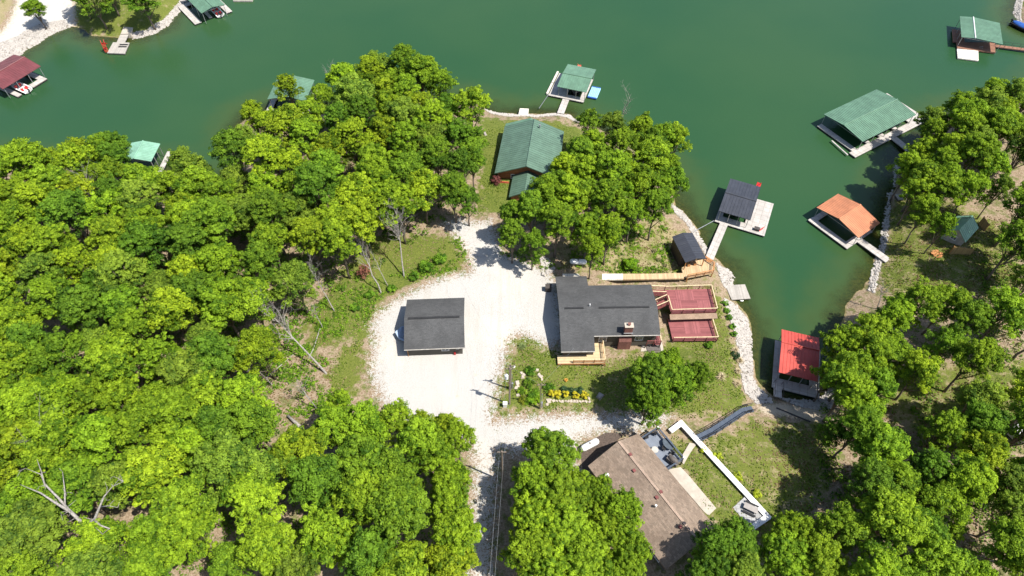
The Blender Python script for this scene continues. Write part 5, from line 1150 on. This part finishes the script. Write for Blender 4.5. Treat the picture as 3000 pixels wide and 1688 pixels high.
wire('service wire from the transformer pole over the gravel toward the garage woods', w(p1, 9.8), U(1345, 812, 9), .8)
wire('short wire between the two poles beside the drive', w(p1, 9.2), w(p2, 7.1), .1)
wire('service wire from the shorter pole to the slender garden pole', w(p2, 6.8), w(p3, 7.3), .3)
wire('service wire from the slender garden pole to the main house', w(p3, 7.2), MAIN.W(MX['xw'] + 2, MX['ws'] + .6, 3.0), .3)
a = G(1480, 1190); solo(MB().box(-.3, .3, -.25, .25, -.1, .9).box(-.33, .33, -.28, .28, .903, .96), 'utility_pedestal', 'tank', 'white utility box at the foot of the transformer pole', 'utility box', a)

# retaining wall with a white cap
cl = [(1964, 1263), (1996, 1239), (2250, 1514), (2199, 1549)]
P = [Vector(U(*p, 4.35)) for p in cl]; t = Thing('retaining_wall', 'long white-capped garden wall bent at both ends', 'wall', (P[0].x, P[0].y, 3.4)); body = MB(); cap = MB(); lt = MB()
for i in range(3):
    a, b = P[i] - P[0], P[i + 1] - P[0]; d = (b - a).normalized(); a2_ = a - d * (.35 if i else 0); b2_ = b + d * (.35 if i < 2 else 0)
    body.beam((a2_.x, a2_.y, .1), (b2_.x, b2_.y, .1), .5, 1.4); zc = .88 + .003 * i; cap.beam((a2_.x, a2_.y, zc), (b2_.x, b2_.y, zc), .78, .12)
    n = int((b - a).length / 1.0)
    for k in range(n): p = a.lerp(b, (k + .5) / n); lt.box(p.x - .05, p.x + .05, p.y - .05, p.y + .05, zc + .06, zc + .1)
body.build('wall', 'concrete', t); co2 = cap.build('cap', 'white', t); lt.build('cap_light', 'grey_rock', co2)
slab('fire_pit_patio', 'pavers', 'square grey paver patio at the lower bend of the white wall', 'patio', [(2146, 1489), (2181, 1457), (2240, 1518), (2198, 1548)], 3.9, lift=.05)
a = G(2196, 1494); t = Thing('patio_table', 'dark patio table in the shade on the grey paver patio', 'table', (a[0], a[1], a[2] + .05), -.5); MB().box(-.95, .95, -.42, .42, .68, .74).build('tabletop', 'grey_rock', t)
for sx in (-.8, .8):
    for sy in (-.3, .3): MB().beam((sx, sy, 0), (sx, sy, .67), .07).build('leg', 'black', t)
for sy in (-.75, .75): MB().box(-.9, .9, sy - .14, sy + .14, .4, .45).box(-.8, -.72, sy - .1, sy + .1, 0, .4).box(.72, .8, sy - .1, sy + .1, 0, .4).build('bench', 'black', t)
slab('patio', 'concrete', 'long cream concrete patio strip behind the brown-roofed house', 'patio', [(1955, 1378), (1993, 1371), (2012, 1390), (2097, 1491), (2075, 1513), (2060, 1500)], 4.0)
slab('garden_path', 'concrete', 'short cream path joining the dark deck to the white wall', 'path', [(2000.8, 1330), (2021, 1296), (2041.6, 1300), (2030, 1315), (2013.8, 1341), (2004, 1360), (1996, 1350)], 4.0, lift=.05)
slab('garden_bed', 'soil', 'dark mulch bed around the sunlit propane tank', 'garden bed', [(1700, 1330), (1732, 1292), (1775, 1270), (1830, 1272), (1800, 1300), (1745, 1345), (1725, 1380), (1706, 1375)], 3.9, lift=.025)
# metal stair down to the cove
za, zb = 4.3, 1.5; pts = [((2046, 1284), 4.3), ((2090, 1262), 3.9), ((2130, 1236), 3.2), ((2180, 1203), 2.2), ((2206, 1198), 1.7)]
P = [Vector(U(*p, z)) for p, z in pts]; t = Thing('metal_stairs', 'dark blue-grey metal stairs from the white wall down to the cove', 'stairs', tuple(P[0]), 0)
tr = MB(); rl = MB(); hw = .55
Q = []
for i, p in enumerate(P):
    d = (P[min(i + 1, 4)] - P[max(i - 1, 0)]); d.z = 0; d.normalize(); Q.append((p - P[0], Vector((-d.y, d.x, 0))))
for (a, u), (b, v) in zip(Q[:-1], Q[1:]):
    tr.add([a + u * hw, a - u * hw, b - v * hw, b + v * hw] + [x - Vector((0, 0, .12)) for x in (a + u * hw, a - u * hw, b - v * hw, b + v * hw)], [(0, 1, 2, 3), (7, 6, 5, 4), (0, 4, 5, 1), (2, 6, 7, 3), (1, 5, 6, 2), (0, 3, 7, 4)])
    for s in (-1, 1):
        A, B = a + u * s * hw, b + v * s * hw; k = Vector((0, 0, .95)); rl.beam(A + k, B + k, .08); rl.beam(A + k * .5, B + k * .5, .05)
        for f in (0, .5): m = A.lerp(B, f); rl.beam(m - k * .6, m + k, .07)
tr.build('treads', 'blue_steel', t); rl.build('railing', 'black', t)
# log edge and lawn bits
a = Vector(G(2274, 1196)); b = Vector(G(2374, 1237)); solo(MB().tube([(0, 0, .1), tuple(b - a + Vector((0, 0, .1)))], [.14, .12], 8), 'edging_log', 'dark_post', 'long dark timber edging the sand below the red-roofed dock', 'timber', tuple(a))
# flower bed: yellow shrubs, dark shrubs, stones
for i, (a, b) in enumerate(((1617, 1160), (1634, 1161), (1656, 1161), (1685, 1162), (1711, 1163))):
    shrub('yellow_shrub', a, b, .62, 1.15, (1, 1, 1), f'{["leftmost", "second", "middle", "fourth", "rightmost"][i]} of five golden yellow shrubs behind the stone edging', 'shrub', 'petal', 60, .13, 60 + i, 'golden shrubs in the stone-edged bed')
for i, (a, b) in enumerate(((1650, 1148), (1672, 1150), (1697, 1151))): shrub('spruce_shrub', a, b, .75, .8, (.6, .75, 1.0), f'{["left", "middle", "right"][i]} dark shrub behind the golden yellow shrubs', 'shrub', 'needle', 50, .13, 70 + i)
gb = [(1530, 1150, .8, .7, (.9, 1, 1)), (1548, 1125, .9, .9, (.5, .6, .7)), (1562, 1155, .95, .9, (.7, .9, .9)), (1550, 1178, .8, .7, (.8, 1, .8)), (1570, 1172, .85, .7, (.9, 1, .8)), (1533, 1175, .7, .5, (1, .75, .9)), (1555, 1090, .9, .9, (.45, .65, .7)), (1608, 1140, .9, .8, (.5, .7, .8))]
ord_ = ['small green', 'dark', 'tall leafy', 'spreading bright', 'low green', 'reddish', 'uppermost dark', 'right-hand dark']
for i, (a, b, r_, h_, tc) in enumerate(gb): shrub('garden_shrub', a, b, r_, h_, tc, f'{ord_[i]} shrub in the stone-edged garden bed by the poles', 'shrub', 'leaf', 50, .14, 80 + i)
st_ = [(1516, 1123, .7), (1517, 1133, .5), (1514, 1139, .6), (1517, 1158, .55), (1528, 1094, .4), (1532, 1104, .6), (1534, 1100, .5), (1573, 1085, .5), (1579, 1098, .55), (1583, 1104, .6), (1588, 1112, .45), (1607, 1176, .8), (1603, 1185, .5), (1612, 1172, .4), (1530, 1176, .4)] + [(1622 + 8.6 * i, 1176 + (i > 7) * 1.5 - abs(i - 5) * .2, .45) for i in range(12)] + [(1726, 1168, .4), (1727, 1178, .5)]
r = random.Random(5)
def stone_label(n):
    if n < 4: return f'pale stone {["topmost", "second down", "third down", "lowest"][n]} on the drive side of the poles garden bed'
    if n < 7: return f'pale stone at the upper left rim of the poles garden bed, {["topmost", "left one", "right one"][n - 4]}'
    if n < 11: return f'pale stone {["topmost", "second", "third", "lowest"][n - 7]} in the diagonal row right of the poles garden bed'
    if n < 14: return ['large pale stone at the left end of the golden shrub bed', 'pale stone just below the left end of the golden shrub bed', 'small pale stone above the left end of the shrub edging'][n - 11]
    if n == 14: return 'lone pale stone at the bottom rim of the poles garden bed'
    if n < 27: return f'{ORD[n - 15]} edging stone from the left in the row below the golden shrubs'
    return ['upper', 'lower'][n - 27] + ' pale stone closing the right end of the golden shrub bed'
for n_, (a, b, s) in enumerate(st_):
    mb = MB(); stone(mb, (0, 0, s * .04), s * 1.15, r); g = G(a, b); solo(mb, 'garden_stone', 'edge_rock', stone_label(n_), 'stone', g, 0, 'pale stones edging the garden beds')
for a, b, s, m, lab in ((1757, 1162, 1.2, 'grey_rock', 'large grey boulder in the lawn right of the golden shrubs'), (1592, 806, .9, 'rock', 'large pale rock of the pile at the gravel corner'), (1602, 775, 1.1, 'rock', 'uppermost pale boulder at the gravel corner near the trees'), (1595, 760, .9, 'rock', 'pale boulder half under the trees at the gravel corner'), (1422, 394, .9, 'grey_rock', 'brown boulder on the lawn left of the green-roofed house')):
    mb = MB(); stone(mb, (0, 0, s * .15), s, r); solo(mb, 'boulder', m, lab, 'boulder', G(a, b), .4)
rocks('rock_pile', 'heap of pale rocks at the gravel corner beside the propane tank', [[(1582, 755), (1612, 758), (1625, 790), (1608, 808), (1588, 790)]], 170, .45, 77, 4)
for i, (a, b) in enumerate(((2122, 893), (2128, 912), (2134, 932), (2143, 958), (2150, 980))):
    shrub('azalea', a, b, .6, .75, (.6, .85, 1.0), f'{["northernmost", "second", "middle", "fourth", "southernmost"][i]} dark green bush in the row along the white rocks', 'shrub', 'leaf', 55, .13, 90 + i, 'row of bushes along the white rocks')
gi = 0
for a, b, r_, h_, lab in ((2112, 1108, 1.1, 1.1, 'large tan fountain grass on the lawn above the cove'), (2152, 1030, .9, 1.0, 'tan fountain grass clump just below the bush row'), (2166, 1060, .9, 1.0, 'tan grass clump midway along the white rocks'), (2160, 1090, .8, .9, 'tan grass clump beside the dark bush at the rocks'), (2157, 1128, 1.0, 1.0, 'lowest tan grass clump beside the white rocks'), (1917, 738, .7, .8, 'dull grass clump in the rough left of the shed'), (1930, 762, .6, .7, 'dull grass clump nearest the boardwalk left of the shed'), (1950, 780, .6, .7, 'dull grass clump beside the shaded shed wall'), (1945, 720, .6, .7, 'upper dull grass clump left of the shed')):
    gi += 1; grass_plant(a, b, r_, h_, lab, gi, (.9, .9, .9) if a > 2000 else (.5, .55, .4), group='fountain grass clumps')
shrub('dark_bush', 2152, 1045, .7, .9, (.5, .6, .8), 'dark bush between the tan grasses by the white rocks', 'shrub', 'needle', 50, .14, 98)
grass_plant(1530, 1018, 1.1, .9, 'spiky grey-green yucca at the tip of the lawn island', 50, (.35, .55, .3), 'yucca')
grass_plant(1658, 1116, .4, .6, 'small orange grass tuft alone on the front lawn', 51, (1.2, .75, .25), 'grass_tuft')
shrub('cedar_bush', 1380, 305, 1.9, 3.4, (.8, .95, .9), 'dark cedar bush at the waterline above the green lawn', 'tree', 'needle', 90, .2, 99); shrub('round_bush', 1845, 782, 1.25, 2.0, (.9, 1.1, .8), 'round bright green bush alone in the rough above the boardwalk', 'shrub', 'leaf', 80, .2, 100)
shrub('cedar_bush', 2075, 1015, .7, .9, (.6, .8, .8), 'low green bush beside the lower red deck', 'shrub', 'leaf', 50, .15, 101)
for a, b, z_, r_, h_, tc, lab in ((2060, 1322, 0, .5, .7, (1, 1, 1), 'upper yellow-green shrub along the outer side of the white wall'), (2100, 1340, 0, .7, .9, (1, 1, 1), 'second yellow-green shrub along the outer side of the white wall'), (2162, 1400, 0, .7, .8, (1, 1, 1), 'third yellow-green shrub along the outer side of the white wall'), (2215, 1450, 0, .7, .8, (1, 1, 1), 'lowest yellow-green shrub along the outer side of the white wall')):
    shrub('golden_shrub', a, b, r_, h_, (.75, 1, 1), lab, 'shrub', 'petal', 40, .13, int(a))
a = G(2805, 747); mb = MB(); rr = random.Random(3)
for k in range(60): s = rr.uniform(.06, .12); an = rr.random() * 6.3; q = .9 * rr.random() ** .5; mb.beam((q * math.cos(an) - .3, q * math.sin(an), .1 + .2 * rr.random()), (q * math.cos(an) + .3, q * math.sin(an) + .2, .15), s)
solo(mb, 'brush_pile', 'gate_wood', 'reddish brush pile on the lawn below the small cabin', 'brush pile', (G(2745, 747)))

a = [Vector(U(*p, 1.4)) for p in ((-20, 135), (12, 108), (38, 72), (56, 30), (62, -20))]; mb = MB()
for p, q in zip(a[:-1], a[1:]): mb.beam(p - a[0], q - a[0], .6, .9)
solo(mb, 'stone_wall', 'edge_rock', 'low curved stone wall in the far top left corner', 'wall', tuple(a[0]))
def tufts(name, label, polys, n, h, size, mat, tint, seed): return scatter_leaves(name, label, polys, n, h, size, tint, seed, 3.8, mat)
LAWN = [GRASS[0][1], GRASS[1][1], GRASS[2][1], GRASS[3][1], GRASS[7][1]]
tufts('lawn_grass', 'tufts of green grass over the lawns', LAWN, 9000, .09, .11, 'leaf', (.62, .64, .7), 51)
tufts('dry_grass', 'dry straw tufts in the lawns and rough', LAWN[1:] + [GRASS[8][1], GRASS[9][1]], 5000, .10, .12, 'straw', (.55, .52, .42), 52)
tufts('leaf_litter', 'dry leaf litter on the bare wood floor and slopes', [[(700, 1040), (960, 880), (980, 1230), (800, 1260)], [(2250, 1230), (2500, 1200), (2700, 1100), (2990, 900), (2990, 1688), (2300, 1688)], [(2620, 650), (2990, 600), (2990, 900), (2640, 860)], [(1650, 720), (1950, 630), (2060, 790), (1640, 800)]], 5500, .09, .14, 'straw', (.42, .34, .26), 53)
# dead trees
dead_tree('leaning dead tree with a bare pale trunk in the clearing', (960, 1097), (735, 860), 10.5, 1, .17, branches=20)
dead_tree('bare grey tree leaning left behind the garage', (1118, 862), (1040, 690), 9, 2, .14, branches=16)
dead_tree('tall bare grey tree standing nearest the gravel behind the garage', (1184, 812), (1160, 610), 11, 3, .15, branches=20)
dead_tree('bare leaning tree at the wood edge above the thin fallen trunk', (981, 912), (905, 780), 8, 21, .11, branches=12)
dead_tree('lone bare sapling on the bank nearest the clearing', (945, 962), (915, 890), 5, 22, .08, branches=8)
dead_tree('thin bare sapling between the two grey trees behind the garage', (1138, 838), (1085, 735), 6, 4, .08, branches=6)
dead_tree('bare branches above the green-roofed dock', (985, 340), (965, 205), 10, 5, .13, branches=9)
dead_tree('bare twisted snag at the lake edge right of the green-roofed house', (1800, 400), (1850, 275), 9.5, 6, .13, branches=8)
dead_tree('low bare bush on the right bank below the orange-roofed dock', (2570, 905), (2590, 830), 5, 7, .1, branches=12, spread=1.1)
dead_tree('small bare tree poking out of the far left canopy', (100, 560), (92, 445), 11.5, 8, .1, branches=5)
dead_tree('bare grey crown in the upper left wood', (290, 660), (245, 500), 12.5, 9, .13, branches=9, spread=.9)
dead_tree('bare branches in the canopy near the lower left corner', (130, 1400), (110, 1250), 13, 10, .13, branches=9, spread=.9)
dead_tree('fine leafless crown at the bare slope of the left wood', (800, 1130), (730, 1060), 6, 11, .1, branches=10, spread=1)
dead_tree('leafless shrubby tree in the brown hollow below the leaning dead tree', (930, 1200), (870, 1120), 6, 12, .09, branches=11, spread=1.1)
dead_tree('bare twigs among the trees below the sand', (2480, 1260), (2470, 1190), 6, 13, .07, branches=8, spread=1)
dead_tree('leafless tree on the right slope beneath the trailer', (2620, 1400), (2600, 1330), 7, 14, .09, branches=9, spread=1)
shrub('dead_shrub', 1072, 812, 1.2, 3.2, (.55, .26, .30), 'reddish brown withered shrub between the bare grey trees and the wood', 'shrub', 'straw', 40, .14, 120)
for i, (a_, b_, r_, lab) in enumerate(((1085, 870, .9, 'leafy green bush left of the bare grey tree base'), (1040, 905, .8, 'leafy green bush on the bank above the dead tree clearing'), (1150, 850, .8, 'leafy green bush between the bare grey tree bases'), (1250, 790, 1.3, 'big leafy bush beside the gravel behind the garage'), (1290, 765, 1.2, 'leafy bush at the gravel corner behind the garage'), (1215, 815, .9, 'low leafy bush right of the tallest bare grey tree'))):
    shrub('green_bush', a_, b_, r_, r_ * 1.3, (.65, .85, .9), lab, 'shrub', 'leaf', 60, .17, 130 + i, 'green bushes along the wood edge')
# the big bleached snag: bare limbs spreading above the canopy
a = U(235, 1560, 4); t = Thing('dead_tree', 'big bleached snag with two spreading limbs in the lower left wood', 'dead tree', (a[0], a[1], 3.8))
def sp(p, z): z += 1.3; q = U(p[0], p[1], z); return (q[0] - a[0], q[1] - a[1], z - 3.8)
MB().tube([(0, 0, -.3), sp((250, 1545), 10), sp((250, 1540), 14)], [.4, .36, .3], 10).build('trunk', 'dead', t, smooth=True)
br = MB()
br.tube([sp((250, 1540), 14), sp((205, 1498), 15.2), sp((165, 1475), 16), sp((120, 1445), 16.5), (sp((60, 1420), 17))], [.22, .19, .14, .09, .03], 8)
br.tube([sp((205, 1498), 15.2), sp((172, 1460), 16), sp((132, 1420), 16.8), sp((120, 1390), 17), sp((75, 1372), 17.4)], [.16, .13, .1, .06, .02], 7)
br.tube([sp((132, 1425), 16.8), sp((122, 1385), 17.6), sp((108, 1345), 18)], [.1, .07, .02], 6)
br.tube([sp((190, 1488), 15.4), sp((190, 1440), 16.5), sp((183, 1380), 17)], [.12, .08, .03], 6)
br.tube([sp((250, 1540), 14), sp((278, 1520), 15), sp((290, 1490), 16), sp((305, 1455), 16.8), sp((330, 1425), 17.2), sp((362, 1411), 17.4)], [.22, .17, .13, .09, .05, .02], 8)
br.tube([sp((275, 1522), 15), sp((295, 1540), 15), sp((322, 1549), 15.2)], [.15, .11, .06], 7)
br.tube([sp((296, 1485), 16), sp((318, 1482), 16.5), sp((345, 1487), 16.8)], [.09, .05, .02], 6); br.tube([sp((318, 1482), 16.5), sp((335, 1465), 17)], [.05, .02], 5)
rr = random.Random(9)
for k in range(46):
    q = Vector(rr.choice(br.v)); d = Vector((rr.uniform(-1, 1), rr.uniform(-1, 1), rr.uniform(-.2, .7))); L_ = rr.uniform(.5, 1.5)
    m = q + d * L_ * .5; br.tube([q, m, m + (d + Vector((rr.uniform(-.6, .6), rr.uniform(-.6, .6), .2))) * L_ * .5], [.045, .03, .012], 4)
br.build('limbs', 'dead', t, smooth=True)
a = Vector(G(890, 1262)); b = Vector(G(845, 1222)); solo(MB().tube([(0, 0, .3), tuple((b - a) * .5 + Vector((0, 0, .5))), tuple(b - a + Vector((0, 0, .4)))], [.27, .25, .2], 10), 'fallen_log', 'dead', 'thick bleached fallen log in the hollow left of the lower trees', 'log', tuple(a), smooth=True)
for lab, p, q in (('thin pale fallen trunk at the wood edge above the leaning dead tree', (938, 965), (920, 1020)), ('pale fallen pole below the wood edge', (920, 1022), (905, 1050)), ('fallen trunk in the brown hollow', (780, 1110), (860, 1040))):
    a = Vector(G(*p)); b = Vector(G(*q)); solo(MB().tube([(0, 0, .15), tuple(b - a + Vector((0, 0, .15)))], [.12, .06], 7), 'fallen_log', 'dead', lab, 'log', tuple(a))
for n, (p, q) in enumerate((((940, 922), (905, 840)), ((982, 910), (965, 850)), ((996, 886), (960, 820)), ((905, 960), (890, 905)))):
    pass
